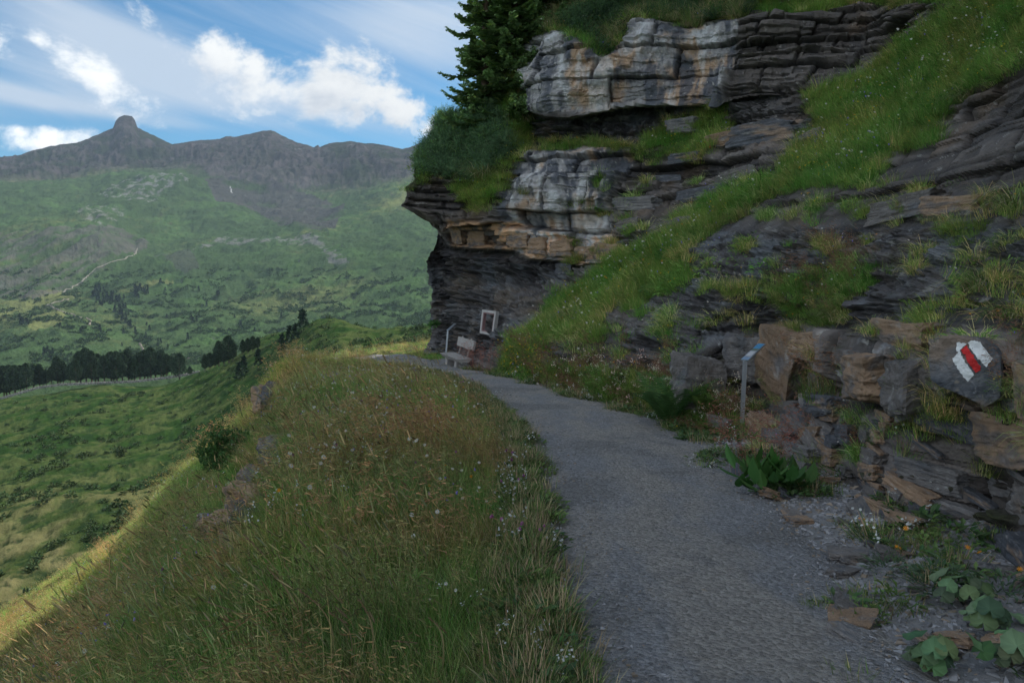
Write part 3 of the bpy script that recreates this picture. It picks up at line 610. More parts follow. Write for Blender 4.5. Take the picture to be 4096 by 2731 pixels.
# ------------------------------------------------------------------ plants
def mat_leaf(name, rough=.65, transl=.3, spec=.25):
    m = bpy.data.materials.new(name); m.use_nodes = True; k = NT(m.node_tree); k.n.clear()
    out = k.node('ShaderNodeOutputMaterial'); b = k.node('ShaderNodeBsdfPrincipled'); tr = k.node('ShaderNodeBsdfTranslucent'); mx = k.node('ShaderNodeMixShader')
    at = k.node('ShaderNodeAttribute'); at.attribute_name = 'tone'; ti = k.node('ShaderNodeAttribute'); ti.attribute_type = 'INSTANCER'; ti.attribute_name = 'tint'
    # plants placed one by one carry no tint: fall back to white
    isz = k.math('LESS_THAN', k.math('ADD', k.math('ADD', ti.outputs['Vector'], 0.), 0.), 1e-6)
    sp = k.node('ShaderNodeSeparateXYZ'); k.l.new(ti.outputs['Vector'], sp.inputs[0]); tot = k.math('ADD', k.math('ADD', sp.outputs[0], sp.outputs[1]), sp.outputs[2])
    tw = k.mix(k.math('LESS_THAN', tot, 1e-5), ti.outputs['Color'], (1, 1, 1, 1))
    c = k.mix(1., at.outputs['Color'], tw, 'MULTIPLY')
    k.l.new(c, b.inputs['Base Color']); b.inputs['Roughness'].default_value = rough; b.inputs['Specular IOR Level'].default_value = spec
    k.l.new(c, tr.inputs['Color']); mx.inputs[0].default_value = transl; k.l.new(b.outputs[0], mx.inputs[1]); k.l.new(tr.outputs[0], mx.inputs[2]); k.l.new(mx.outputs[0], out.inputs[0]); return m
M_leaf = mat_leaf('plant_leaf'); M_conifer = mat_leaf('conifer_needles', .7, .12, .15); M_flower = mat_leaf('petal', .6, .25, .2)
M_bark = mat_tone('bark', .95, .1, 6., .5, .8, 25., .02)

class PB:
    """plant builder: blades, leaves and blobs collected as plain arrays"""
    def __init__(s, seed=0): s.V = []; s.F = []; s.C = []; s.n = 0; s.r = np.random.default_rng(seed)
    def put(s, V, F_, c):
        s.V.append(np.asarray(V, float)); s.F += [tuple(i + s.n for i in f) for f in F_]; s.n += len(V)
        c = np.asarray(c, float); s.C.append(np.tile(c, (len(V), 1)) if c.ndim == 1 else c)
    def blade(s, p, az, L, w, lean, bend, c, seg=3, wind=None):
        """grass blade rooted at p; lean: tilt from the vertical at the root; bend: extra tilt to the tip"""
        d = np.array([math.cos(az), math.sin(az), 0]); side = np.array([-d[1], d[0], 0]); q = np.array(p, float); V = []
        for i in range(seg + 1):
            f = i / seg; ww = w * (1 - f ** 1.6) * .5
            if i == seg: V.append(q.copy())
            else: V += [q - side * ww, q + side * ww]
            t = lean + bend * f; st = np.array([d[0] * math.sin(t), d[1] * math.sin(t), math.cos(t)])
            if wind is not None: st = st + np.array(wind) * f; st /= np.linalg.norm(st)
            q = q + st * L / seg
        F_ = [(2 * i, 2 * i + 1, 2 * i + 3, 2 * i + 2) for i in range(seg - 1)] + [(2 * seg - 2, 2 * seg - 1, 2 * seg)]
        s.put(V, F_, c); return q
    def leaf(s, p, d, up, L, w, c, cup=.15, pts=5):
        """broad pointed leaf from p along d"""
        d = np.array(d, float); d /= np.linalg.norm(d); sd = np.cross(d, up); sd /= np.linalg.norm(sd) + 1e-9; nn = np.cross(sd, d)
        prof = [(0, .12), (.25, .8), (.5, 1.), (.78, .6), (1., 0)] if pts == 5 else [(0, .2), (.45, 1.), (1., 0)]
        V = []
        for f, ww in prof:
            c0 = np.array(p) + d * L * f + nn * (cup * L * math.sin(f * 2.6)) * .5
            if ww == 0: V.append(c0)
            else: V += [c0 - sd * w * ww * .5 + nn * w * cup, c0, c0 + sd * w * ww * .5 + nn * w * cup]
        n = len(prof) - 1; F_ = []
        for i in range(n - 1): F_ += [(3 * i, 3 * i + 1, 3 * i + 4, 3 * i + 3), (3 * i + 1, 3 * i + 2, 3 * i + 5, 3 * i + 4)]
        k_ = 3 * (n - 1); F_ += [(k_, k_ + 1, k_ + 3), (k_ + 1, k_ + 2, k_ + 3)]
        s.put(V, F_, c)
    def spindle(s, p, q, w, c, sides=4):
        p = np.array(p, float); q = np.array(q, float); d = q - p; d /= np.linalg.norm(d) + 1e-9
        a = np.cross(d, (.3, .1, 1.)); a /= np.linalg.norm(a) + 1e-9; b = np.cross(d, a); V = [p]
        for f, ww in ((.25, 1.), (.7, .8)):
            for i in range(sides):
                t = 2 * math.pi * i / sides; V.append(p + (q - p) * f + w * ww * .5 * (math.cos(t) * a + math.sin(t) * b))
        V.append(q); m = len(V) - 1; F_ = []
        for i in range(sides):
            j = (i + 1) % sides; F_ += [(0, 1 + j, 1 + i), (1 + i, 1 + j, 1 + sides + j, 1 + sides + i), (1 + sides + i, 1 + sides + j, m)]
        s.put(V, F_, c)
    def disc(s, p, r, nrm, c, n=6, cc=None, petals=0):
        nrm = np.array(nrm, float); nrm /= np.linalg.norm(nrm); a = np.cross(nrm, (.2, 1, .1)); a /= np.linalg.norm(a); b = np.cross(nrm, a)
        if petals:
            for i in range(petals):
                t = 2 * math.pi * i / petals; d = math.cos(t) * a + math.sin(t) * b; e = -math.sin(t) * a + math.cos(t) * b; w = r * 1.7 / petals
                s.put([p + d * r * .2 - e * w * .5, p + d * r * .2 + e * w * .5, p + d * r + e * w * .7, p + d * r * 1.05, p + d * r - e * w * .7], [(0, 1, 2, 3, 4)], c)
        else:
            V = [p + r * (math.cos(2 * math.pi * i / n) * a + math.sin(2 * math.pi * i / n) * b) for i in range(n)]; s.put(V, [tuple(range(n))], c)
        if cc is not None:
            V = [p + nrm * r * .12 + r * .3 * (math.cos(2 * math.pi * i / 6) * a + math.sin(2 * math.pi * i / 6) * b) for i in range(6)] + [p + nrm * r * .26]
            s.put(V, [(i, (i + 1) % 6, 6) for i in range(6)], cc)
    def mesh(s, name, mat):
        me = bpy.data.meshes.new(name); V = np.concatenate(s.V); me.from_pydata(V.tolist(), [], s.F); me.update()
        c = np.ones((len(V), 4), np.float32); c[:, :3] = np.concatenate(s.C); a = me.color_attributes.new('tone', 'FLOAT_COLOR', 'POINT'); a.data.foreach_set('color', c.ravel()); me.materials.append(mat); return me

def vary(r, c, a=.2): return np.array(c) * (1 + a * (r.random(3) - .5) * .5 + a * (r.random() - .5) * 1.5)
GREEN = (.135, .215, .060); YGREEN = (.25, .27, .095); STRAW = (.44, .36, .21); RUST = (.32, .21, .125); DGREEN = (.085, .155, .055)
def tuft(seed, n=70, L=.26, w=.006, R=.16, spread=.55, bend=.7, wind=None, cols=((GREEN, .7), (YGREEN, .2), (STRAW, .1)), hang=0., seg=3):
    b = PB(seed); cs = [c for c, _ in cols]; ps = np.array([p for _, p in cols]); ps = ps / ps.sum()
    for i in range(n):
        a = b.r.random() * 6.283; rr = R * math.sqrt(b.r.random()); c = vary(b.r, cs[b.r.choice(len(cs), p=ps)], .5)
        ll = L * (.45 + .75 * b.r.random()); b.blade((rr * math.cos(a), rr * math.sin(a), -.02), a + (b.r.random() - .5) * 1.6, ll, w * (.7 + .6 * b.r.random()), spread * b.r.random() + rr / R * .2, bend * (.4 + b.r.random()) + hang, c, seg, wind)
    return b
def seedheads(seed, n=14, L=.55, R=.2, wind=(-.45, 0, -.05), col=RUST, head=.07, hw=.009):
    b = PB(seed)
    for i in range(n):
        a = b.r.random() * 6.283; rr = R * math.sqrt(b.r.random()); ll = L * (.7 + .5 * b.r.random()); c = vary(b.r, STRAW if b.r.random() < .4 else YGREEN, .4)
        az = a; q = b.blade((rr * math.cos(a), rr * math.sin(a), 0), az, ll, .0052, .12 * b.r.random(), .25, c, 4, wind)
        d = np.array([wind[0] * 1.6 + .1 * (b.r.random() - .5), wind[1] * 1.6 + .2 * (b.r.random() - .5), .55 + .3 * b.r.random()]); d /= np.linalg.norm(d)
        b.spindle(q - d * .01, q + d * head * (.7 + .6 * b.r.random()), hw * (.8 + .5 * b.r.random()), vary(b.r, col, .5))
    return b
def panicles(seed, n=9, L=.5, R=.12, wind=(-.2, 0, 0), col=RUST):
    """airy reddish sorrel / fine-grass heads"""
    b = PB(seed)
    for i in range(n):
        a = b.r.random() * 6.283; rr = R * math.sqrt(b.r.random()); ll = L * (.7 + .5 * b.r.random()); c = vary(b.r, col, .4)
        q = b.blade((rr * math.cos(a), rr * math.sin(a), 0), a, ll, .004, .3 * b.r.random(), .3, c, 3, wind)
        for j in range(16):
            f = b.r.random() * .5; p = q * (1 - f) + np.array([rr * math.cos(a), rr * math.sin(a), 0]) * f
            d = b.r.normal(size=3) * .022 * (1 + f); b.put([p, p + d, p + d + np.array([.004, .002, .006]), p + d * .6 + np.array([0, 0, .006])], [(0, 1, 2, 3)], vary(b.r, col, .6))
    return b
def herb(seed, n=26, L=.07, w=.035, R=.14, H=.10, col=GREEN, pts=3):
    b = PB(seed)
    for i in range(n):
        a = b.r.random() * 6.283; rr = R * math.sqrt(b.r.random()); p = (rr * math.cos(a), rr * math.sin(a), H * b.r.random() * (1.1 - rr / R * .6))
        d = (math.cos(a) + .5 * b.r.normal(), math.sin(a) + .5 * b.r.normal(), .5 * b.r.random()); b.leaf(p, d, (0, 0, 1), L * (.6 + .7 * b.r.random()), w * (.6 + .6 * b.r.random()), vary(b.r, col, .45), .2, pts)
    return b
def flowers(seed, n, H, kind, R=.2):
    b = PB(seed)
    for i in range(n):
        a = b.r.random() * 6.283; rr = R * math.sqrt(b.r.random()); hh = H * (.6 + .6 * b.r.random()); q = b.blade((rr * math.cos(a), rr * math.sin(a), 0), a, hh, .004, .2 * b.r.random(), .3, vary(b.r, GREEN, .3), 3, (-.15, 0, 0))
        nn = (b.r.normal() * .5 - .2, b.r.normal() * .5 - .5, 1.)
        if kind == 'daisy': b.disc(q, .014 + .005 * b.r.random(), nn, (.75, .76, .74), petals=11, cc=(.60, .34, .03))
        elif kind == 'clover':
            for j in range(3): b.spindle(q + b.r.normal(size=3) * .003, q + b.r.normal(size=3) * .004 + np.array([0, 0, .02]), .02, vary(b.r, (.30, .10, .25), .4))
        elif kind == 'purple':
            for j in range(3): b.spindle(q + b.r.normal(size=3) * .005, q + b.r.normal(size=3) * .005 + np.array([0, 0, .018]), .017, vary(b.r, (.26, .22, .55), .3))
        elif kind == 'orange': b.disc(q, .017, nn, (.75, .30, .02), petals=8, cc=(.70, .22, .01))
        elif kind == 'yellow': b.disc(q, .013, nn, (.70, .50, .03), petals=6, cc=(.6, .4, .02))
        elif kind == 'pink':
            for j in range(9): p = q + b.r.normal(size=3) * .022; b.disc(p, .009, b.r.normal(size=3) + (0, -.6, .8), vary(b.r, (.55, .42, .46), .3), 5)
        elif kind == 'white':
            for j in range(7): p = q + b.r.normal(size=3) * .018; b.disc(p, .007, b.r.normal(size=3) + (0, -.6, .8), (.60, .62, .60), 5)
    return b
def juniper(seed, n=26, R=.22, col=(.075, .140, .070)):
    b = PB(seed)
    for i in range(n):
        a = b.r.random() * 6.283; e = b.r.random() * 1.3; d = np.array([math.cos(a) * math.cos(e), math.sin(a) * math.cos(e), math.sin(e)]); p = d * R * .3; c = vary(b.r, col, .5); L = R * (.6 + .5 * b.r.random())
        for j in range(9):
            f = j / 8.; pp = p + d * L * f; t = b.r.normal(size=3) * .8 + d; t /= np.linalg.norm(t); s_ = np.cross(t, b.r.normal(size=3)); s_ /= np.linalg.norm(s_); l = R * .22 * (1.1 - .5 * f)
            b.put([pp - s_ * l * .16, pp + s_ * l * .16, pp + t * l], [(0, 1, 2)], c * (.8 + .5 * f))
    return b
def bushy(seed, n=55, R=.28, L=.05, w=.026, col=(.085, .165, .05)):
    b = PB(seed)
    for i in range(n):
        d = b.r.normal(size=3); d /= np.linalg.norm(d); d[2] = abs(d[2]) * .8; p = d * R * (.35 + .65 * b.r.random()); dd = d + b.r.normal(size=3) * .6
        b.leaf(p, dd, b.r.normal(size=3) * .4 + (0, 0, 1), L * (.6 + .7 * b.r.random()), w * (.7 + .5 * b.r.random()), vary(b.r, col, .6), .15, 3)
    return b

def realize(name, pts, rot, sc, idx, tint, builders, mat, parent=None):
    V, F_, C_, n0 = [], [], [], 0
    tri = lambda fs: [(f[0], f[i], f[i + 1]) for f in fs for i in range(1, len(f) - 1)]
    base = [(np.concatenate(b.V), tri(b.F), np.concatenate(b.C)) for b in builders]
    for p, e, s_, i, t_ in zip(pts, rot, sc, idx, tint):
        v, f, c = base[i]; R = np.array(Matrix.Rotation(e[2], 3, 'Z') @ Matrix.Rotation(e[1], 3, 'Y') @ Matrix.Rotation(e[0], 3, 'X'))
        V.append(v @ R.T * s_ + p); F_.append(np.array(f) + n0); C_.append(c * t_); n0 += len(v)
    me = mesh_np(name, np.concatenate(V), np.concatenate(F_), mat, np.concatenate(C_)); return link(name, me, parent)

def scatter(name, pts, rot, sc, idx, tint, builders, mat, label, kind='stuff', cat=None):
    n = len(pts); c = bpy.data.collections.new(name + '_kit')
    for i, b in enumerate(builders):
        me = b.mesh('%s_kit_%02d' % (name, i), mat); c.objects.link(bpy.data.objects.new('%s_kit_%02d' % (name, i), me))
    me = bpy.data.meshes.new(name); me.vertices.add(n); me.vertices.foreach_set('co', np.asarray(pts, np.float32).ravel())
    a = me.attributes.new('rot', 'FLOAT_VECTOR', 'POINT'); a.data.foreach_set('vector', np.asarray(rot, np.float32).ravel())
    a = me.attributes.new('siz', 'FLOAT_VECTOR', 'POINT'); a.data.foreach_set('vector', (np.asarray(sc, np.float32)[:, None] * np.ones((1, 3), np.float32) if np.ndim(sc) == 1 else np.asarray(sc, np.float32)).ravel())
    a = me.attributes.new('pick', 'INT', 'POINT'); a.data.foreach_set('value', np.asarray(idx, np.int32))
    a = me.attributes.new('tint', 'FLOAT_VECTOR', 'POINT'); a.data.foreach_set('vector', np.asarray(tint, np.float32).ravel())
    o = link(name, me); ng = bpy.data.node_groups.new(name, 'GeometryNodeTree')
    ng.interface.new_socket('Geometry', in_out='INPUT', socket_type='NodeSocketGeometry'); ng.interface.new_socket('Geometry', in_out='OUTPUT', socket_type='NodeSocketGeometry')
    N_, L_ = ng.nodes, ng.links; gi = N_.new('NodeGroupInput'); go = N_.new('NodeGroupOutput'); ip = N_.new('GeometryNodeInstanceOnPoints'); ci = N_.new('GeometryNodeCollectionInfo')
    ci.inputs[0].default_value = c; ci.inputs['Separate Children'].default_value = True; ci.inputs['Reset Children'].default_value = True
    def attr(nm, dt):
        q = N_.new('GeometryNodeInputNamedAttribute'); q.data_type = dt; q.inputs[0].default_value = nm; return q.outputs[0]
    L_.new(gi.outputs[0], ip.inputs['Points']); L_.new(ci.outputs[0], ip.inputs['Instance']); ip.inputs['Pick Instance'].default_value = True
    L_.new(attr('pick', 'INT'), ip.inputs['Instance Index']); L_.new(attr('siz', 'FLOAT_VECTOR'), ip.inputs['Scale'])
    er = N_.new('FunctionNodeEulerToRotation'); L_.new(attr('rot', 'FLOAT_VECTOR'), er.inputs[0]); L_.new(er.outputs[0], ip.inputs['Rotation'])
    L_.new(ip.outputs[0], go.inputs[0]); md = o.modifiers.new('scatter', 'NODES'); md.node_group = ng
    tag(o, label, cat=cat, kind=kind); return o

W_ = (-.55, .05, -.12)
kit_bank = [tuft(1, 90, .30, .006, .2, wind=(-.5, 0, -.1), cols=((GREEN, .6), (YGREEN, .3), (STRAW, .1))), tuft(2, 80, .34, .005, .2, wind=(-.9, .1, -.3), cols=((YGREEN, .5), (STRAW, .3), (GREEN, .2))),
            tuft(3, 90, .22, .007, .2, wind=(-.3, 0, 0), cols=((DGREEN, .6), (GREEN, .4))), tuft(4, 80, .40, .0045, .2, wind=(-1.0, .15, -.3), cols=((STRAW, .45), (RUST, .35), (YGREEN, .2))),
            seedheads(5, 12, .46, wind=W_, col=(.27, .19, .11), head=.045, hw=.007), seedheads(6, 6, .52, wind=(-.4, .15, -.1), col=(.20, .145, .11), head=.06, hw=.008), panicles(7, 12, .45, .16, W_), herb(8, 34, .08, .035, .2, .12),
            flowers(9, 3, .32, 'daisy'), flowers(10, 3, .30, 'purple'), flowers(11, 2, .30, 'orange'), flowers(12, 3, .28, 'clover'), flowers(13, 4, .3, 'white'), herb(15, 30, .05, .022, .16, .22, (.55, .28, .06)), seedheads(14, 7, .62, wind=(-.35, 0, -.05), col=(.36, .28, .18), head=.09, hw=.007)]
# bank vegetation -------------------------------------------------
def sample_bank(n, y0, y1, pw, seed):
    r = np.random.default_rng(seed); f = r.random(n); Y = (y0 ** pw + f * (y1 ** pw - y0 ** pw)) ** (1 / pw)
    xl = xLf(np.minimum(Y, 23.6)); xl = np.where(Y > 24.4, 1.0, xl); xmin = -.72 * Y - 1.5; X = xmin + (xl - .14 - xmin) * r.random(n)
    return X, Y, r
def onpath(X, Y):
    return inpoly(X, Y, np.concatenate([LE, RE[::-1]]))
def tufts_at(X, Y, r, tall=1.):
    Z = zg(X, Y); P_ = np.stack([X, Y, 0 * X], -1); a = fbm(P_, .45, 3, .5, 70.); b2 = fbm(P_, 1.6, 2, .5, 80.); n = len(X)
    idx = np.empty(n, int); q = r.random(n); m = a + .5 * b2
    idx[:] = np.where(m > .12, r.choice([1, 3, 1, 0, 2], n), np.where(m < -.15, r.choice([0, 2, 7, 0], n), r.choice([0, 1, 2, 3], n)))
    rough = sstep(4, 10, Y) * 1.
    hd = (q < .10 + .20 * sstep(-.1, .3, m)); idx = np.where(hd, r.choice([4, 5, 6, 4, 6, 7], n), idx)
    fl = r.random(n); fden = (.052 + .05 * (fbm(P_, .25, 2, .5, 99.) > .1)) * sstep(2.5, 9, Y)
    idx = np.where(fl < fden, r.choice([8, 8, 8, 8, 9, 10, 11, 12, 12, 9], n), idx)
    idx = np.where((fbm(P_, .9, 2, .5, 199.) > .52) & (r.random(n) < .35), 13, idx); idx = np.where((r.random(n) < .03) & (Y < 14), 14, idx)
    rot = np.stack([r.normal(0, .2, n), r.normal(0, .2, n), r.normal(0, .5, n) + 1.3 * fbm(P_, .7, 2, .5, 5.)], -1)
    sc = (.75 + .5 * r.random(n)) * tall
    sc = np.where((idx >= 4) & (idx <= 6), sc * (.85 + .3 * r.random(n)), sc)
    t = np.ones((n, 3)); big = fbm(P_, .18, 3, .5, 55.)
    t *= 1.42 * (1 + .3 * big + .5 * (r.random(n) - .5))[:, None]
    hv = np.clip(.5 + 1.3 * fbm(P_, .55, 3, .55, 155.), 0, 1)[:, None]; t *= np.array([.58, .98, .62]) * (1 - hv) + np.array([1.16, 1.06, .88]) * hv
    t *= (1 - .40 * sstep(.05, .4, fbm(P_, 1.1, 3, .55, 255.)))[:, None]
    t *= (1 + .40 * sstep(17, 23, Y))[:, None] * (1 + sstep(17, 23, Y)[:, None] * np.array([.16, .02, -.02]))  # far bank tufts: sunlight painted in as a brighter, warmer tint
    flw = (idx >= 8) & (idx <= 12); t[flw] = 1
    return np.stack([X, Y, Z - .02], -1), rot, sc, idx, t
OUTC = [(277, 464, 19, 17), (254, 502, 24, 34), (228, 544, 32, 24), (266, 406, 12, 16)]
def barebank(X, Y):
    u_, v_ = proj(np.stack([X, Y, zg(X, Y)], -1)); m = np.zeros(len(X), bool)
    for a, b_, c_, d_ in OUTC: m |= ((u_ - a) / c_) ** 2 + ((v_ - b_) / d_) ** 2 < 1
    return m
parts = []
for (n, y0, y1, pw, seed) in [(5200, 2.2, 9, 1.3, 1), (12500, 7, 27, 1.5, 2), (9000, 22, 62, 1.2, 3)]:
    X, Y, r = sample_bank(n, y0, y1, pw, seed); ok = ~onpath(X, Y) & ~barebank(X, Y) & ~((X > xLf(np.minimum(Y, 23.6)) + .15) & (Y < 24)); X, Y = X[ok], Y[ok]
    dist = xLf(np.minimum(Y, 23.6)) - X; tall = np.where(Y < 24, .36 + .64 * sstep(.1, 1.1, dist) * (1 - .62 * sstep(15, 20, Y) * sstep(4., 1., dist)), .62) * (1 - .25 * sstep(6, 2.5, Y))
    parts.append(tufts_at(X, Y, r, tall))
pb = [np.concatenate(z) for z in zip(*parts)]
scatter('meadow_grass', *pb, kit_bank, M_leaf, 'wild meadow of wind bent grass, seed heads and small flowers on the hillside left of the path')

# cliff vegetation -------------------------------------------------
kit_cliff = [tuft(21, 90, .26, .007, .22, cols=((GREEN, .75), (YGREEN, .25)), wind=(-.3, -.2, -.1)), tuft(22, 90, .34, .006, .2, cols=((GREEN, .5), (YGREEN, .35), (STRAW, .15)), wind=(-.5, -.3, -.4)),
             tuft(23, 100, .42, .006, .16, cols=((STRAW, .5), (YGREEN, .3), (GREEN, .2)), wind=(-.35, -.35, -1.2), hang=.7), herb(24, 40, .08, .04, .24, .14), herb(25, 50, .05, .025, .22, .16, DGREEN),
             flowers(26, 3, .25, 'daisy'), flowers(27, 3, .22, 'yellow'), flowers(28, 3, .22, 'purple'), flowers(29, 2, .22, 'orange'), panicles(30, 12, .35, .16, (-.1, 0, 0), (.24, .13, .08)),
             bushy(31), juniper(32), juniper(33, 30, .26, (.085, .16, .07)), flowers(34, 5, .3, 'pink'), tuft(35, 120, .17, .006, .2, cols=((GREEN, .8), (DGREEN, .2)))]
Pm = Pc_main; du = np.gradient(Pm, axis=1); dv = np.gradient(Pm, axis=0); cr = np.cross(du, dv); area = np.linalg.norm(cr, axis=-1); Nc = cr / (area[..., None] + 1e-9); Nc *= -np.sign((Nc * Pm).sum(-1))[..., None]
Dm = Pm[..., 1]; area = np.minimum(area, .02)
wgt = area * np.clip(Gc * 1.25 - .15, 0, 1) * (9. / np.maximum(Dm, 4.)) ** 1.0 * (Vc < 470)
jun_poly = [(442, 122), (436, 134), (416, 152), (413, 176), (440, 178), (470, 182), (500, 168), (516, 150), (510, 130), (500, 112), (470, 108)]
Rj = reg(jun_poly, .5) > 0
R_topbush = (V < tl) & (U > 500) & (U < 760)
def pick(wg, n, seed):
    r = np.random.default_rng(seed); p = wg.ravel() / wg.sum(); k = r.choice(len(p), n, p=p); return k, r
k1, r = pick(wgt * (1 - Rj) * (1 - .7 * R_topbush), 13500, 5); Pk = Pm.reshape(-1, 3)[k1]; Nk = Nc.reshape(-1, 3)[k1]; uu = U.ravel()[k1]; vv = V.ravel()[k1]; n = len(k1)
idx = r.choice([0, 0, 1, 1, 14, 14, 3, 4, 0], n); bare = Gc.ravel()[k1] < .75
idx = np.where(bare & (r.random(n) < .4), 2, idx); idx = np.where(r.random(n) < .09, r.choice([5, 5, 6, 7, 8], n), idx)
red = inpoly(uu, vv, [(780, 250), (890, 250), (880, 300), (840, 325), (770, 300)]) | (vv > 350) ; idx = np.where(red & (r.random(n) < .12), 9, idx)
foot = inpoly(uu, vv, [(560, 372), (700, 372), (740, 400), (740, 440), (600, 410)]); idx = np.where(foot & (r.random(n) < .16), 13, idx)
yel = inpoly(uu, vv, [(510, 350), (550, 350), (550, 380), (510, 380)]) | inpoly(uu, vv, [(660, 330), (695, 330), (695, 370), (660, 370)]); idx = np.where(yel & (r.random(n) < .3), 6, idx)
out_ = Nk * np.array([1, 1, .2]); tl_ = .35
rot = np.stack([-out_[:, 1] * tl_ + r.normal(0, .15, n), out_[:, 0] * tl_ + r.normal(0, .15, n), r.normal(0, .5, n)], -1)
gmul = 1.18; hq = np.clip(.5 + 1.4 * fbm(Pk, .7, 3, .55, 61.), 0, 1)[:, None]; t = (np.array([.85, 1.25, .80]) * (1 - hq) + np.array([1.45, 1.30, 1.05]) * hq) * gmul * (1.0 + .3 * fbm(Pk, .4, 3) + .4 * (r.random(n) - .5))[:, None]; t = np.where(((idx >= 5) & (idx <= 9))[:, None], 1., t)
scatter('cliff_grass', Pk - Nk * .03, rot, (.6 + .6 * r.random(n)) * np.clip(Pk[:, 1] / 14., .62, 1.15), idx, t, kit_cliff, M_leaf, 'grass, herbs and alpine flowers on the ledges and slope right of the path')
k1, r = pick(area * Rj * (nz(14., 61.) > -.22), 1150, 6); Pk = Pm.reshape(-1, 3)[k1]; Nk = Nc.reshape(-1, 3)[k1]; n = len(k1)
rot = np.stack([-Nk[:, 1] * .8 + r.normal(0, .2, n), Nk[:, 0] * .8 + r.normal(0, .2, n), r.random(n) * 6.28], -1)
bigj = fbm(Pk, 1.6, 3, .6, 4.)
jb_ = realize('juniper_bush', Pk + Nk * (.04 + .38 * np.clip(bigj, 0, 1))[:, None], rot, .6 + .9 * r.random(n) ** 2, r.choice([0, 1, 2], n, p=[.42, .38, .2]), 1.25 * np.ones((n, 3)) * (1 + .3 * (r.random(n) - .5))[:, None] * (1.1 + .5 * bigj)[:, None], [juniper(32), juniper(33, 30, .26, (.095, .165, .075)), bushy(34, 40, .24, .06, .03, (.10, .19, .05))], M_conifer)
tag(jb_, 'low blue green juniper cushion spilling over the cliff nose below the spruces', 'bush')
k1, r = pick(area * R_topbush * (V > -70), 2300, 8); Pk = Pm.reshape(-1, 3)[k1]; Nk = Nc.reshape(-1, 3)[k1]; n = len(k1); bigj = fbm(Pk, .7, 2, .5, 14.)
scatter('cliff_top_shrubs', Pk + Nk * (.1 + .6 * np.clip(bigj, 0, 1))[:, None], np.stack([r.normal(0, .4, n), r.normal(0, .4, n), r.random(n) * 6.28], -1), .8 + .9 * r.random(n), np.where(bigj > -.15, r.choice([10, 10, 11, 12], n), r.choice([0, 1, 2, 10, 2], n)), np.ones((n, 3)) * (1 + .4 * (r.random(n) - .5))[:, None], kit_cliff, M_leaf, 'dense green shrubs and hanging grass along the top edge of the cliff')

# ------------------------------------------------------------------ rock blocks standing out of the cliff
def cube_dirs(n=9):
    g = np.linspace(-1, 1, n); V, F_ = [], []; idx = {}
    def vid(p):
        kk = tuple(np.round(p, 5))
        if kk not in idx: idx[kk] = len(V); V.append(p)
        return idx[kk]
    for ax in range(3):
        for s_ in (-1, 1):
            for i in range(n - 1):
                for j in range(n - 1):
                    q = []
                    for a, b in ((i, j), (i + 1, j), (i + 1, j + 1), (i, j + 1)):
                        p = [0, 0, 0]; p[ax] = s_; p[(ax + 1) % 3] = g[a]; p[(ax + 2) % 3] = g[b]; q.append(vid(tuple(p)))
                    F_.append(q if s_ > 0 else q[::-1])
    V = np.array(V, float); return V, np.array(F_)
CD, CF = cube_dirs(21)
def block_mesh(seed, kind='block', n=None, tone=(.17, .155, .145)):
    r = np.random.default_rng(seed); V0, F0 = (CD, CF) if n is None else cube_dirs(n)
    d = V0 / np.linalg.norm(V0, axis=1)[:, None]; pl = []
    for ax in range(3):
        for s_ in (-1, 1):
            v = np.zeros(3); v[ax] = s_; v += r.normal(0, .10, 3); v /= np.linalg.norm(v); pl.append((v, .5 * (1 - .1 * r.random())))
    for _ in range(7):
        v = r.normal(size=3); v /= np.linalg.norm(v); pl.append((v, .60 + .16 * r.random()))
    R = np.full(len(d), 9.)
    for v, h in pl:
        c = d @ v; R = np.where(c > .05, np.minimum(R, h / np.maximum(c, .05)), R)
    P_ = d * R[:, None]; P_ += d * (.06 * fbm(P_ + seed, 2.2, 5, .6) + .02 * fbm(P_ + seed, 9., 3, .6) + .045 * np.round(5 * fbm(P_ * np.array([.7, .7, 2.6]) + seed * 2., 1.8, 3)) / 2.)[:, None]
    n1 = fbm(P_ + seed * 3., 1.6, 4, .6); n2 = fbm(P_ + seed, 5., 3, .6)
    c = np.array(tone) * (.8 + .4 * r.random()) + 0 * P_; c = lay(c, np.array([.40, .27, .17]), sstep(.1, .5, n1) * .6 * (r.random() < .6)); c = lay(c, np.array([.12, .13, .145]), sstep(.05, .4, -n1) * .7); c = lay(c, np.array([.40, .39, .37]), sstep(.3, .6, n2) * .55)
    return mesh_np('rock_block', P_, F0, M_rock, c)
BLK = [block_mesh(i + 1, tone=[(.17, .155, .145), (.30, .205, .135), (.12, .125, .14), (.23, .22, .215)][i % 4]) for i in range(14)]
from bpy import context as _c
def near_face(u, v):
    k_ = np.argmin((Uc - u) ** 2 + (Vc - v) ** 2); return Pc_main.reshape(-1, 3)[k_], Nc_s.reshape(-1, 3)[k_]
Nc_s = np.stack([blur(Nh[..., i], 14) for i in range(3)], -1); Nc_s /= np.linalg.norm(Nc_s, axis=-1)[..., None]
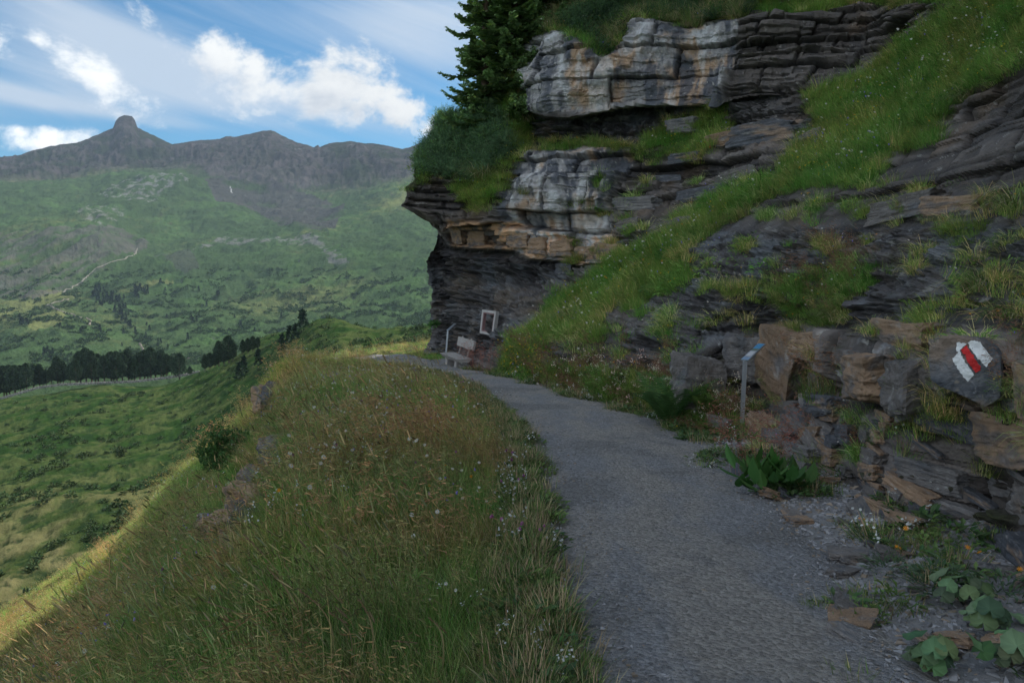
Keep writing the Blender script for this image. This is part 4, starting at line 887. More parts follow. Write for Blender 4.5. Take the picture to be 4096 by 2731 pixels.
def put_block(u, v, w, h, dep=None, me=None, sink=.22, tilt=0., r=np.random.default_rng(90)):
    P_, N_ = near_face(u, v); N_ = N_ * (1, 1, .25); N_ /= np.linalg.norm(N_); e1 = np.cross(N_, (0, 0, 1)); e1 /= np.linalg.norm(e1); e1 *= np.sign(e1[0]); e2 = np.cross(e1, N_) * np.sign(np.cross(e1, N_)[2])
    mpp = P_[1] / F; fore = max(.45, abs(e1[0]) + .2); sx = w * mpp / fore; sz = h * mpp; sy = dep or min(sx, sz, .6)
    o = bpy.data.objects.new('rock_block', me or BLK[r.integers(len(BLK))]); COL.objects.link(o); o.parent = cliff
    ca, sa = math.cos(tilt), math.sin(tilt); a = e1 * ca + e2 * sa; b = -e1 * sa + e2 * ca
    M = Matrix(((a[0], N_[0], b[0]), (a[1], N_[1], b[1]), (a[2], N_[2], b[2]))).to_4x4()
    if M.determinant() < 0: M = Matrix(((-a[0], N_[0], b[0]), (-a[1], N_[1], b[1]), (-a[2], N_[2], b[2]))).to_4x4()
    flip = r.integers(2)
    o.matrix_local = Matrix.Translation(Vector(P_ + N_ * sy * (.5 - sink - .28))) @ M @ Matrix.Diagonal((sx * (-1 if False else 1), sy, sz, 1))
    return o, P_, N_, e1, e2
blocks = [(735, 405, 22, 18), (762, 424, 26, 20), (748, 446, 22, 15), (782, 442, 26, 20), (722, 424, 20, 13), (800, 470, 26, 16), (770, 462, 22, 13), (747, 358, 40, 44), (785, 362, 46, 74), (706, 377, 50, 50), (824, 347, 42, 26), (894, 339, 70, 42), (881, 378, 42, 50), (910, 385, 26, 56), (1034, 392, 14, 52), (950, 422, 46, 36), (1004, 440, 56, 50), (776, 404, 30, 16), (804, 430, 30, 32), (857, 436, 30, 22), (830, 424, 14, 16),
          (805, 456, 30, 22), (836, 458, 22, 18), (878, 460, 26, 20), (931, 474, 46, 26), (968, 484, 30, 22), (1008, 500, 34, 40), (884, 515, 56, 28), (923, 525, 30, 16), (950, 510, 40, 20), (905, 488, 30, 18), (845, 405, 34, 20), (820, 385, 30, 30), (850, 415, 22, 12),
          (858, 480, 30, 16), (940, 545, 40, 18), (980, 535, 44, 22), (1010, 550, 40, 26), (900, 545, 30, 14), (975, 570, 36, 16)]
for (u, v, w, h) in blocks: put_block(u, v, w, h, tilt=-.10 + .06 * rng.normal())
for i in range(46):     # small tumbled courses between the big ones
    u = 800 + 224 * rng.random(); v = 405 + (50 + .58 * (u - 800)) * rng.random()
    if abs(u - 964) < 45 and abs(v - 368) < 50: continue
    put_block(u, v, 11 + 18 * rng.random(), 7 + 10 * rng.random(), tilt=-.12 + .15 * rng.normal())
# the blocky band under the overhang and the free corners of the slabs
u = 456
while u < 612:
    w = 11 + 16 * rng.random(); vb = float(interp(u, bot2)); put_block(u + w / 2, vb - 9 - 3 * rng.random(), w * 1.08, 15 + 5 * rng.random(), me=BLK[1 + 4 * rng.integers(3)], tilt=.04 * rng.normal()); u += w
for (u, v, w, h) in [(768, 135, 62, 22), (722, 142, 30, 14), (690, 128, 28, 14), (812, 140, 22, 16), (735, 175, 30, 12), (700, 195, 40, 14), (660, 180, 34, 12), (640, 205, 40, 14), (665, 228, 44, 13), (630, 225, 22, 12), (570, 270, 18, 15), (600, 266, 26, 14), (640, 262, 30, 10), (690, 160, 30, 10), (900, 208, 56, 26), (950, 205, 40, 18)]:
    put_block(u, v, w, h, tilt=.05 * rng.normal())

# the painted boulder
u0, v0 = 964, 368; Pq, Nq = near_face(u0, v0)
Nq = np.array([-.66, -.74, .10]); Nq /= np.linalg.norm(Nq); Q0 = px(u0, v0, Pq[1] - .40); e1 = np.cross(Nq, (0, 0, 1)); e1 /= np.linalg.norm(e1); e1 *= np.sign(e1[0]); e2 = np.cross(e1, Nq); e2 *= np.sign(e2[2])
def toface(u, v):
    d = px(u, v, 1.0); t = (Q0 @ Nq) / (d @ Nq); X_ = d * t[..., None] if np.ndim(t) else d * t; return (X_ - Q0) @ e1, (X_ - Q0) @ e2
def facef(a, b):
    P_ = np.stack([a, b, 0 * a], -1); return .035 * fbm(P_, 3.5, 4, .55, 5.) + .012 * fbm(P_, 16, 3, .6, 2.) - .03 * sstep(.0, .3, a + .5 * b)
cross8 = [(867 + 62, 346), (940, 337), (952, 334), (975, 336), (990, 345), (999, 356), (1001, 375), (999, 398), (985, 406), (965, 396), (940, 386), (930, 379), (928, 360)]
fa, fb = toface(np.array([p[0] for p in cross8], float), np.array([p[1] for p in cross8], float)); ctr = np.array([fa.mean(), fb.mean()])
rings = []
for q in np.linspace(0, 1, 26): rings.append(np.stack([ctr[0] + (np.interp(np.linspace(0, 13, 118), np.arange(14), np.r_[fa, fa[0]]) - ctr[0]) * q, ctr[1] + (np.interp(np.linspace(0, 13, 118), np.arange(14), np.r_[fb, fb[0]]) - ctr[1]) * q], -1))
rings = np.array(rings); a_, b_ = rings[..., 0], rings[..., 1]; qq = np.linspace(0, 1, 26)[:, None]
jg = 1 + .03 * perlin(np.arctan2(b_, a_) * 5, a_ * 0, a_ * 0) * qq
H_ = facef(a_, b_) - .09 * np.clip(qq - .88, 0, 1) ** 1.2 * 8 * .12
Fr = Q0 + a_[..., None] * e1 + b_[..., None] * e2 + H_[..., None] * Nq
sidew = [Fr[-1] * 1.0 - Nq * dd + (Fr[-1] - Fr.mean((0, 1))) * .05 * dd for dd in (.05, .15, .4, .8)]
Pb8 = np.concatenate([Fr, np.array(sidew)], 0)
Pn8 = np.concatenate([np.stack([a_, b_, 0 * a_], -1), np.repeat(np.stack([a_, b_, 0 * a_], -1)[-1:], 4, 0)], 0)
m1 = fbm(Pn8, 3., 4, .6, 3.); m2 = fbm(Pn8, 12., 4, .6, 9.); m3 = np.abs(fbm(Pn8, 5., 3, .6, 19.))
C8 = np.array([.15, .155, .165]) + 0 * Pn8; C8 = lay(C8, np.array([.24, .19, .15]), sstep(.0, .4, m1)); C8 = lay(C8, np.array([.085, .095, .11]), sstep(0, .35, -m1)); C8 = lay(C8, np.array([.42, .42, .42]), sstep(.02, .0, m3) * .4); C8 = lay(C8, np.array([.45, .38, .28]), sstep(.42, .6, m2) * .5)
boulder = link('boulder', mesh_np('boulder', Pb8.reshape(-1, 3), grid_faces(*Pb8.shape[:2]), M_rock, C8.reshape(-1, 3)))
tag(boulder, 'big grey block with a white red white painted trail mark beside the path', 'boulder')
def mat_plain(name, col, rough=.6, spec=.3, metal=0., nscale=8., nstr=.12, bump=.0, bs=40., bd=.005, stretch=None):
    m = bpy.data.materials.new(name); m.use_nodes = True; k = NT(m.node_tree); k.n.clear(); out = k.node('ShaderNodeOutputMaterial'); b = k.node('ShaderNodeBsdfPrincipled')
    tc = k.node('ShaderNodeTexCoord'); vec = tc.outputs['Object']
    if stretch: mp = k.node('ShaderNodeMapping'); k.l.new(vec, mp.inputs[0]); mp.inputs['Scale'].default_value = stretch; vec = mp.outputs[0]
    n = k.noise(vec, nscale, 6, .65); g = k.math('MULTIPLY_ADD', k.math('ADD', n, -.5), 4 * nstr, 1.); cc = k.node('ShaderNodeCombineXYZ'); [k.l.new(g, cc.inputs[i]) for i in range(3)]
    k.l.new(k.mix(1., (*col, 1), cc.outputs[0], 'MULTIPLY'), b.inputs['Base Color']); b.inputs['Roughness'].default_value = rough; b.inputs['Specular IOR Level'].default_value = spec; b.inputs['Metallic'].default_value = metal
    if bump: bp = k.node('ShaderNodeBump'); bp.inputs['Strength'].default_value = bump; bp.inputs['Distance'].default_value = bd; k.l.new(k.noise(vec, bs, 5, .6), bp.inputs['Height']); k.l.new(bp.outputs[0], b.inputs['Normal'])
    k.l.new(b.outputs[0], out.inputs[0]); return m
M_white = mat_plain('white_paint', (.68, .70, .70), .7, .2, nscale=14, nstr=.14, bump=.5, bs=50); M_red = mat_plain('red_paint', (.50, .030, .030), .7, .2, nscale=14, nstr=.14, bump=.5, bs=50)
def paint(name, poly, mat, off):
    pu = np.array(poly, float) / 15.68 + np.array([925, 312.5]); A_, B_ = toface(pu[:, 0], pu[:, 1]); n = 90
    ga, gb = np.meshgrid(np.linspace(A_.min() - .01, A_.max() + .01, n), np.linspace(B_.min() - .01, B_.max() + .01, n))
    wa = .006 * perlin(ga * 60, gb * 60, 0 * ga); wb = .006 * perlin(ga * 60 + 9, gb * 60, 0 * ga)
    ins = inpoly(ga + wa, gb + wb, np.c_[A_, B_]); Pp_ = Q0 + ga[..., None] * e1 + gb[..., None] * e2 + (facef(ga, gb) + off)[..., None] * Nq
    keep = ins[:-1, :-1] & ins[1:, :-1] & ins[:-1, 1:] & ins[1:, 1:]; keep &= ~((perlin(ga * 40, gb * 40, 0 * ga + 5)[:-1, :-1] > .62))
    return link(name, mesh_np(name, Pp_.reshape(-1, 3), grid_faces(n, n, keep), mat, smooth=True), boulder)
paint('white_stripe', [(660, 460), (735, 425), (855, 450), (905, 520), (1055, 710), (1000, 790), (950, 858), (800, 680), (700, 560)], M_white, .004)
paint('white_stripe', [(485, 455), (600, 465), (655, 480), (600, 530), (545, 590), (570, 650), (745, 920), (775, 970), (665, 1090), (560, 950), (440, 760), (425, 715), (520, 622), (487, 600)], M_white, .004)
paint('red_stripe', [(640, 503), (562, 580), (795, 945), (855, 910), (885, 855), (800, 720)], M_red, .009)

# ------------------------------------------------------------------ placing helpers
def ground_at(u, v, y0=2.0, y1=70., fn=zg):
    ys = np.exp(np.linspace(math.log(y0), math.log(y1), 1500)); p = px(u, v, ys); g = fn(p[:, 0], p[:, 1]); b = np.where(p[:, 2] <= g)[0]
    i = b[0] if len(b) else len(ys) - 1; return np.array([p[i, 0], p[i, 1], g[i]])
def on_mesh(P_, up_, vp_, u, v):
    d = (up_ - u) ** 2 + (vp_ - v) ** 2; k_ = np.where(d.ravel() < max(2.0, d.min() * 1.5 + .3))[0]; q = P_.reshape(-1, 3)[k_]; return q[np.argmin(q[:, 1])]
Umid, Vmid = proj(Pmid)

# ------------------------------------------------------------------ spruces on the cliff nose
def spruce(name, base, H, Rb, seed, label, dens=1., lean=0., tone=(.21, .31, .13)):
    r = np.random.default_rng(seed); t = empty(name, base); tag(t, label, 'tree', 'spruces on the cliff nose')
    tp = MB(); zz = np.linspace(0, H, 14); tp.tube([(lean * z / H + .03 * math.sin(z * 2), 0, z) for z in zz], .13 * (1 - zz / H) ** .8 + .012, 8, (.16, .11, .08)); tp.build('trunk', M_bark, t, True)
    tb = MB(); V, F_, C_ = [], [], []; n0 = 0; z = .25
    while z < H - .1:
        f = z / H; L = Rb * (1 - f) ** .8 + .12; nb = int(7 * dens) if f < .85 else 5; a0 = r.random() * 6.28
        for b in range(nb):
            a = a0 + 6.283 * b / nb + r.normal() * .3; ll = L * (.6 + .55 * r.random()); zs = z + .12 * r.normal(); d = np.array([math.cos(a), math.sin(a), 0]); sd = np.array([-d[1], d[0], 0])
            q = np.linspace(0, 1, 9); el = (.35 if f > .7 else .05) ; zc = zs + ll * (el * q - .38 * q**1.2 + .42 * q**3 * (.6 + .6 * r.random())); spine = d[None] * (ll * q)[:, None]; spine[:, 2] = zc; spine[:, 0] += lean * f
            tb.tube(spine[::2], .022 * (1 - q[::2]) + .003, 4, (.13, .09, .06), cap=False)
            nt_ = int((20 + 34 * ll) * dens)
            for j in range(nt_):
                qq = .12 + .88 * (j + .5 * r.random()) / nt_; p = np.array([np.interp(qq, q, spine[:, c]) for c in range(3)]); s_ = 1 if j % 2 else -1; tl2 = (.10 + .30 * (1 - qq) * min(ll, 1.3)) * (.6 + .6 * r.random())
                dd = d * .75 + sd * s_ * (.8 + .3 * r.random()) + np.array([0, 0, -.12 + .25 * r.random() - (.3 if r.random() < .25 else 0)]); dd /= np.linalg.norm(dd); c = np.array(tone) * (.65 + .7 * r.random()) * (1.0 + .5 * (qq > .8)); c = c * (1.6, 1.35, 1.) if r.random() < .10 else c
                m_ = 3
                for h in range(m_):
                    pp = p + dd * tl2 * h / m_; w = .028 + .02 * r.random(); ed = dd * (tl2 / m_ * 1.35) ; sq = np.cross(dd, (r.normal() * .5, r.normal() * .5, 1.)); sq /= np.linalg.norm(sq) + 1e-9
                    V += [pp - sq * w, pp + ed * .6 - sq * w * 1.5, pp + ed, pp + ed * .6 + sq * w * 1.5, pp + sq * w]; C_ += [c] * 5; F_ += [(n0, n0 + 1, n0 + 2), (n0, n0 + 2, n0 + 4), (n0 + 4, n0 + 2, n0 + 3)]; n0 += 5
        z += (.20 + .16 * (1 - f)) / max(dens, .6) ** .5
    o = link('crown', mesh_np('crown', np.array(V), np.array(F_), M_conifer, np.array(C_)), t); tb.build('branches', M_bark, t)['kind'] = 'stuff'
    return t
def rooted(u, v, back=.5):
    P_, N_ = near_face(u, v); return tuple(P_ - np.array([N_[0], N_[1], 0]) * back - np.array([0, 0, .25]))
spruce('spruce_tree', rooted(478, 122), 7.4, 1.45, 1, 'leftmost spruce on the cliff nose, slender and half see through against the clouds', 1.)
spruce('spruce_tree', rooted(506, 116), 8.4, 1.75, 2, 'dense dark spruce between the slender one and the pale rock slab', 1.25, tone=(.18, .28, .115))
spruce('spruce_tree', rooted(492, 112, 1.2), 8.0, 1.7, 3, 'spruce half hidden behind the two front ones on the cliff nose', 1.0, tone=(.24, .32, .12))
spruce('spruce_tree', rooted(532, 34, .8), 5.0, 1.6, 4, 'dark spruce above the left end of the pale slab, cut by the top', 1.2, tone=(.18, .28, .115))

# ------------------------------------------------------------------ pine grove, far trees
def crown_mesh(name, seed, H, R, n, shape, tone, ls=.5):
    r = np.random.default_rng(seed); V, F_, C_ = [], [], []; lob = r.random((7, 2)) * 6.28
    for i in range(n):
        f = r.random() ** .8; a = r.random() * 6.283
        prof = {'pine': min(1., (f / .12) ** .6) * (1 - max(0, f - .55) / .45) ** .55 if f < 1 else 0, 'spruce': (1 - f) ** .9 * min(1, f / .06 + .3)}[shape]
        lump = 1 + .22 * math.sin(3 * a + lob[0, 0] + 9 * f) + .15 * math.sin(5 * a + lob[1, 0] - 14 * f); rr = R * prof * lump * (.55 + .45 * r.random() ** .5); p = np.array([rr * math.cos(a), rr * math.sin(a), H * (.08 + .92 * f)])
        d = r.normal(size=3); d[2] = abs(d[2]) * .6 + (.3 if shape == 'pine' else -.2); d[:2] += np.array([math.cos(a), math.sin(a)]) * .9; d /= np.linalg.norm(d); s_ = np.cross(d, r.normal(size=3)); s_ /= np.linalg.norm(s_); l = ls * (.6 + .8 * r.random())
        V += [p - s_ * l * .45, p + s_ * l * .45, p + d * l]; C_ += [np.array(tone) * (.6 + .8 * r.random())] * 3; k_ = 3 * i; F_.append((k_, k_ + 1, k_ + 2))
    return mesh_np(name, np.array(V), np.array(F_), M_conifer, np.array(C_))
PINE = [crown_mesh('crown', 40 + i, 14, 2.7 + .25 * (i % 3), 2600, 'pine', (.055, .095, .05), .7) for i in range(5)]
tk = MB(); tk.tube([(0, 0, -1), (0, 0, 6), (0, 0, 12)], [.35, .25, .1], 6, (.13, .10, .08)); TRUNK = tk.mesh('trunk', M_bark)
def pine(u, vb, vt, Yd, k_, label=None, group='dark stone pines along the dry stone wall'):
    p = px(u, vb, Yd); H = (vb - vt) / F * Yd * (.98 + .26 * rng.random()); t = empty('pine_tree', tuple(p), rng.random() * 6.28); s_ = H / 14.; w = s_ * (.9 + .35 * rng.random()); t.scale = (w, w, s_)
    tag(t, label or 'dark stone pine standing shoulder to shoulder in the grove along the dry stone wall', 'tree', group)
    link('trunk', TRUNK, t); link('crown', PINE[k_ % 5], t)
tops = [(-6, 369), (0, 368), (20, 367), (45, 369), (52, 366), (60, 358), (68, 366), (75, 364), (85, 353), (105, 358), (115, 356), (124, 352), (135, 360), (140, 354), (150, 350), (160, 353), (173, 357)]
wallp = [(-12, 401), (0, 398), (38, 387), (60, 384), (134, 381), (168, 377), (186, 374), (200, 371)]
u = -8; i = 0
while u < 174:
    if not (136 < u < 139): pine(u, float(interp(u, wallp)) - 1.0 - 2.5 * rng.random(), float(interp(u, tops)) + 3.5 * rng.normal() * .5, 405 + 26 * rng.random(), i)
    u += 4.4 + 2.6 * rng.random(); i += 1
    if i % 3 == 0: pine(u - 3, float(interp(u, wallp)) - 1, float(interp(u, tops)) + 4 + 3 * rng.random(), 430, i)
pine(179.5, 378, 357.5, 400, 2, 'lone pine just right of the grove with a gap on both sides')
pine(190, 374, 367, 380, 1, 'tiny young pine right of the lone pine by the wall end', 'dark pines on the hill edge')
for (u, vb, vt) in [(205, 367, 356), (210, 366, 352), (215, 364, 353), (219, 362, 342), (224, 361, 344), (229, 359, 340), (233, 357, 343)]:
    pine(u, vb + 2, vt, 330, int(u), 'dark pine in the clump half hidden behind the hill edge right of the grove', 'clump of dark pines behind the hill edge')
for (u, vb, vt) in [(243, 351, 339), (248, 350, 338), (253, 348, 336), (258, 346, 337)]:
    pine(u, vb + 2, vt, 310, int(u), 'pine in the small rightmost clump behind the hill edge', 'rightmost small clump of pines')
FT = [crown_mesh('spruce', 60 + i, 8, 1.9, 150, 'spruce', (.022, .048, .024), 1.4) for i in range(3)]
spots = []
for _ in range(46):
    a = rng.random(); spots.append((94 + 34 * a + 4 * rng.normal(), 291 + 16 * a + 5 * rng.normal(), 0))
for _ in range(16): a = rng.random(); spots.append((118 + 12 * a + 2 * rng.normal(), 310 + 14 * a + 2 * rng.normal(), 0))
spots += [(u, v, 1) for u, v in [(131, 326), (131.5, 328), (136, 332), (137, 334), (147, 327), (149, 329), (191, 319), (193, 321), (196, 320), (167, 317), (101, 330), (102, 333), (98, 337), (103, 338), (83, 328), (82, 333), (125, 333), (123, 331), (157, 341), (160, 343), (169, 348), (146, 333), (158, 345), (218, 294), (216, 296), (234, 317), (206, 306), (188, 306), (188, 338), (61, 327), (140, 286), (147, 288), (160, 283), (165, 290), (198, 290), (119, 300), (123, 345), (240, 325), (255, 330), (280, 318), (300, 322)]]
for _ in range(12): spots.append((28 + 8 * rng.random() - 12 * rng.random(), 320 + 5 * rng.random(), 0))
for _ in range(10): spots.append((44 + 10 * rng.random(), 351 + 8 * rng.random(), 0))
for _ in range(14): spots.append((136 + 12 * rng.random(), 287 + 10 * rng.random(), 0))
for (u, v, k_) in spots:
    p = on_mesh(Pfar, Ufar, Vfar, u, v); o = link('spruce_tree', FT[rng.integers(3)], None, tuple(p - np.array([0, 0, .6]))); sc = (.65 + .6 * rng.random()) * p[1] / 1300.; o.scale = (sc, sc, sc * (1 + .3 * rng.random()))
    tag(o, 'small far spruce dotted over the green slope across the valley', 'tree', 'far spruces on the slope across the valley')
# low bushes on the far slope and the near hill
def bush_pts(P_, up_, vp_, n, seed, cond):
    r = np.random.default_rng(seed); ok = np.where(cond.ravel())[0]; k_ = r.choice(ok, n); return P_.reshape(-1, 3)[k_], r
heathm = fbm(np.stack([Pfar[..., 0], Pfar[..., 1], 0 * Pfar[..., 0]], -1), 1 / 55., 4, .6, 13.)
q, r = bush_pts(Pfar, Ufar, Vfar, 5200, 3, (Vfar > 268) & (Vfar < 372) & (Ufar > -30) & (Ufar < 440) & (heathm > .12)); n = len(q)
scatter('alpine_scrub', q, np.stack([0 * r.random(n), 0 * r.random(n), r.random(n) * 6.28], -1), (3.5 + 5 * r.random(n)), r.choice([0, 1], n), np.ones((n, 3)) * (.45 + .3 * r.random(n))[:, None], [bushy(71, 30, .5, .35, .25), bushy(72, 24, .5, .4, .3)], M_conifer, 'patches of dark low scrub on the slope across the valley')
hm_ = fbm(np.stack([Pmid[..., 0], Pmid[..., 1], 0 * Pmid[..., 0]], -1), 1 / 14., 4, .6, 23.)
q, r = bush_pts(Pmid, Umid, Vmid, 2400, 4, (hm_ > .10) & (Pmid[..., 1] < 360) & (Umid > -60)); n = len(q)
scatter('heath_shrubs', q, np.stack([0 * r.random(n), 0 * r.random(n), r.random(n) * 6.28], -1), .9 + 1.4 * r.random(n), r.choice([0, 1], n), np.ones((n, 3)) * (.7 + .5 * r.random(n))[:, None], [bushy(73, 40, .5, .3, .2, (.05, .09, .035)), bushy(74, 30, .5, .35, .22, (.065, .10, .04))], M_conifer, 'low dark heath and alpenrose shrubs over the humps of the meadow hill')
k_hill = 0
for (u, v) in [(282, 350), (290, 341), (296, 339), (302, 325), (304, 327), (258, 365), (245, 372), (240, 378)]:
    p = on_mesh(Pmid, Umid, Vmid, u, v); o = link('spruce_tree', FT[k_hill % 3], None, tuple(p - np.array([0, 0, .3]))); sc = .33 * p[1] / 130.; o.scale = (sc, sc, sc * 1.1); k_hill += 1
    tag(o, 'small young spruce on the humpy hill edge left of the path', 'tree', 'young spruces on the near hill')

# dry stone wall in front of the grove
wl = empty('dry_stone_wall', tuple(px(90, 384, 398))); tag(wl, 'long low dry stone wall at the foot of the pine grove', 'wall')
mbw = MB(); L0 = np.array(wl.location)
uu_ = np.arange(-20, 200, .55)
for u in uu_:
    vb = float(interp(u, wallp)) + 1.2; p = px(u, vb, 398.)
    for row in range(2):
        c = np.array([.30, .29, .27]) * (.5 + .8 * rng.random()); sz = (.35 + .4 * rng.random(), .5, .45 + .3 * rng.random()); mbw.box(p - L0 + np.array([.1 * rng.normal(), .15 * rng.normal(), .3 + .5 * row]), sz, np.array(Matrix.Rotation(.25 * rng.normal(), 3, 'Y')), .85, tuple(c))
o = mbw.build('stones', M_rock, wl); o['kind'] = 'stuff'
# footpaths on the far slope
def ribbon(name, pts, w, mat, label, col):
    P_ = []; 
    for (a, b) in zip(pts[:-1], pts[1:]):
        for f in np.linspace(0, 1, 9)[:-1]: P_.append(on_mesh(Pfar, Ufar, Vfar, a[0] + (b[0] - a[0]) * f + .3 * rng.normal(), a[1] + (b[1] - a[1]) * f + .25 * rng.normal()) + np.array([0, 0, 1.2]))
    P_ = np.array(P_); P_[1:-1] = (P_[:-2] + P_[1:-1] * 2 + P_[2:]) / 4; d = np.gradient(P_, axis=0); d[:, 2] = 0; d /= np.linalg.norm(d, axis=1)[:, None] + 1e-9; s_ = np.stack([-d[:, 1], d[:, 0], 0 * d[:, 0]], -1) * w / 2
    g = np.stack([P_ - s_ - [0, 0, 1.2], P_ + [0, 0, .3], P_ + s_ - [0, 0, 1.2]], 1); o = link(name, mesh_np(name, g.reshape(-1, 3), grid_faces(len(P_), 3), mat, np.tile(col, (len(P_) * 3, 1)))); tag(o, label, kind='structure')
ribbon('footpath', [(139, 247), (137, 250), (136, 253), (124, 258), (107, 264), (92, 270), (87, 276), (82, 281), (72, 287), (63, 292)], 4.6, M_far, 'pale footpath climbing the green slope across the valley', (.27, .26, .22))
ribbon('footpath', [(70, 298), (58, 301), (46, 304), (59, 309), (76, 315), (84, 318)], 3.6, M_far, 'pale hairpin of footpath lower on the far slope', (.25, .23, .19))
ribbon('footpath', [(90, 324), (92, 319), (86, 317)], 3.4, M_far, 'short pale bend of footpath below the far spruces', (.27, .24, .20))
ribbon('footpath', [(141, 343), (144, 349), (149, 352)], 3.2, M_far, 'short pale bend of path above the pine grove', (.27, .24, .20))
ribbon('footpath', [(181, 362), (186, 359), (191, 357)], 3.0, M_far, 'pale bend of track right of the lone pine', (.27, .24, .20))

# ------------------------------------------------------------------ bench, picture frame, information posts, puddle
M_wood = mat_plain('weathered_wood', (.34, .32, .30), .8, .2, nscale=6, nstr=.22, bump=.5, bs=14, bd=.01, stretch=(1, 12, 12))
M_wood2 = mat_plain('grey_timber', (.42, .40, .385), .75, .2, nscale=5, nstr=.16, bump=.4, bs=14, bd=.006, stretch=(9, 9, 1.2)); M_redw = mat_plain('faded_red_lining', (.27, .17, .17), .7, .2)
M_steel = mat_plain('galvanised_steel', (.52, .56, .60), .38, .5, .85, nscale=9, nstr=.12)
nearp = px(457, 358.9, 21.2); farp = px(440.2, 352.1, 22.9); ax = farp - nearp; ax[2] = 0; Lb = float(np.linalg.norm(ax)); ax /= Lb; sdv = np.array([ax[1], -ax[0], 0]); ang = math.atan2(ax[1], ax[0])
bench = empty('bench', (nearp[0] + ax[0] * Lb / 2, nearp[1] + ax[1] * Lb / 2, 0), ang); zs = (nearp[2] + farp[2]) / 2; gz_ = float(zg(bench.location.x, bench.location.y)); bench.location.z = gz_
tag(bench, 'weathered grey wooden bench with a plank backrest at the foot of the cliff', 'bench'); hs = zs - gz_
# local axes: x along the bench (towards the far end), y = -sdv side; the wall side is -y
def plank(name, x0, x1, y0, y1, z0, z1, mat, parent, cuts=10, wob=.008, rot=None, seed=0, top_over=0.):
    m = MB(); xs = np.linspace(x0, x1, cuts); ring = []; r = np.random.default_rng(seed)
    for x in xs:
        w = wob * r.normal(size=4); ring.append([(x, y0 + top_over + w[0], z0 + w[1]), (x, y1 - top_over + w[2], z0 + w[1]), (x, y1 + w[2], z1 + w[3] * .4), (x, y0 + w[0], z1 + w[3] * .4)])
    V = [p for q in ring for p in q]; F_ = [(0, 1, 2, 3), tuple(4 * (cuts - 1) + i for i in (3, 2, 1, 0))]
    for i in range(cuts - 1):
        for j in range(4): F_.append((4 * i + j, 4 * i + 4 + j, 4 * i + 4 + (j + 1) % 4, 4 * i + (j + 1) % 4))
    m.add(V, F_); o = m.build(name, mat, parent); return o
plank('seat', -Lb / 2, Lb / 2, -.42, 0.02, hs - .11, hs, M_wood, bench, seed=1, top_over=.10)
bk_ = plank('backrest', -.80, .80, -.03, .03, -.13, .13, M_wood, bench, seed=2); bk_.location = (-.05, -.50, hs + .34); bk_.rotation_euler = (math.radians(12), 0, 0)
for x in (-.48, .38):
    m = MB(); m.tube([(x, -.40, hs - .04), (x, -.50, hs + .30), (x, -.54, hs + .50)], .028, 8); m.build('backrest_post', M_wood, bench, True)
for x in (-.45, .50):
    m = MB(); m.box((x, -.20, (hs - .11) / 2 - .06), (.22, .28, hs - .11 + .12), None, .85); m.build('leg', M_wood, bench)
# picture frame
fTL, fTR, fBR, fBL = px(483.8, 309.2, 22.3), px(497.6, 311, 21.75), px(494.4, 335.6, 21.75), px(481.2, 332.6, 22.3)
fr = empty('wooden_frame', tuple((fTL + fBR) / 2)); tag(fr, 'empty square wooden picture frame hung on a rod above the bench', 'frame'); fo = np.array(fr.location)
ex = (fTR - fTL); ex /= np.linalg.norm(ex); ez = (fTL - fBL); ez /= np.linalg.norm(ez); ey = np.cross(ez, ex); ey /= np.linalg.norm(ey)
def bar(name, a, b, wdir, w, d, mat, parent, off=0.):
    a = a - fo; b = b - fo; m = MB(); V = []
    for p in (a, b):
        for (i, j) in ((0, -1), (1, -1), (1, 1), (0, 1)): V.append(p + wdir * w * i + ey * (d / 2 * j + off))
    m.add(V, [(0, 3, 2, 1), (4, 5, 6, 7), (0, 1, 5, 4), (1, 2, 6, 5), (2, 3, 7, 6), (3, 0, 4, 7)]); return m.build(name, mat, parent)
W_f = .065
bar('top_rail', fTL, fTR, -ez, W_f, .11, M_wood2, fr); bar('bottom_rail', fBL, fBR, ez, W_f, .11, M_wood2, fr)
bar('side_rail', fTL - ez * (W_f + .002), fBL + ez * (W_f + .002), ex, W_f, .108, M_wood2, fr); bar('side_rail', fTR - ez * (W_f + .002), fBR + ez * (W_f + .002), -ex, W_f, .108, M_wood2, fr)
iw = W_f + .002
for (a, b, wd) in [(fTL - ez * iw + ex * iw, fTR - ez * iw - ex * iw, -ez), (fBL + ez * iw + ex * iw, fBR + ez * iw - ex * iw, ez), (fTL - ez * (iw + .03) + ex * iw, fBL + ez * (iw + .03) + ex * iw, ex), (fTR - ez * (iw + .03) - ex * iw, fBR + ez * (iw + .03) - ex * iw, -ex)]:
    bar('lining', a, b, wd, .028, .085, M_redw, fr)
m = MB(); m.tube([px(498.5, 313.9, 21.75) - fo, px(510, 314.7, 22.6) - fo, px(512, 314.7, 24.5) - fo], .012, 6); m.build('rod', M_steel, fr, True)
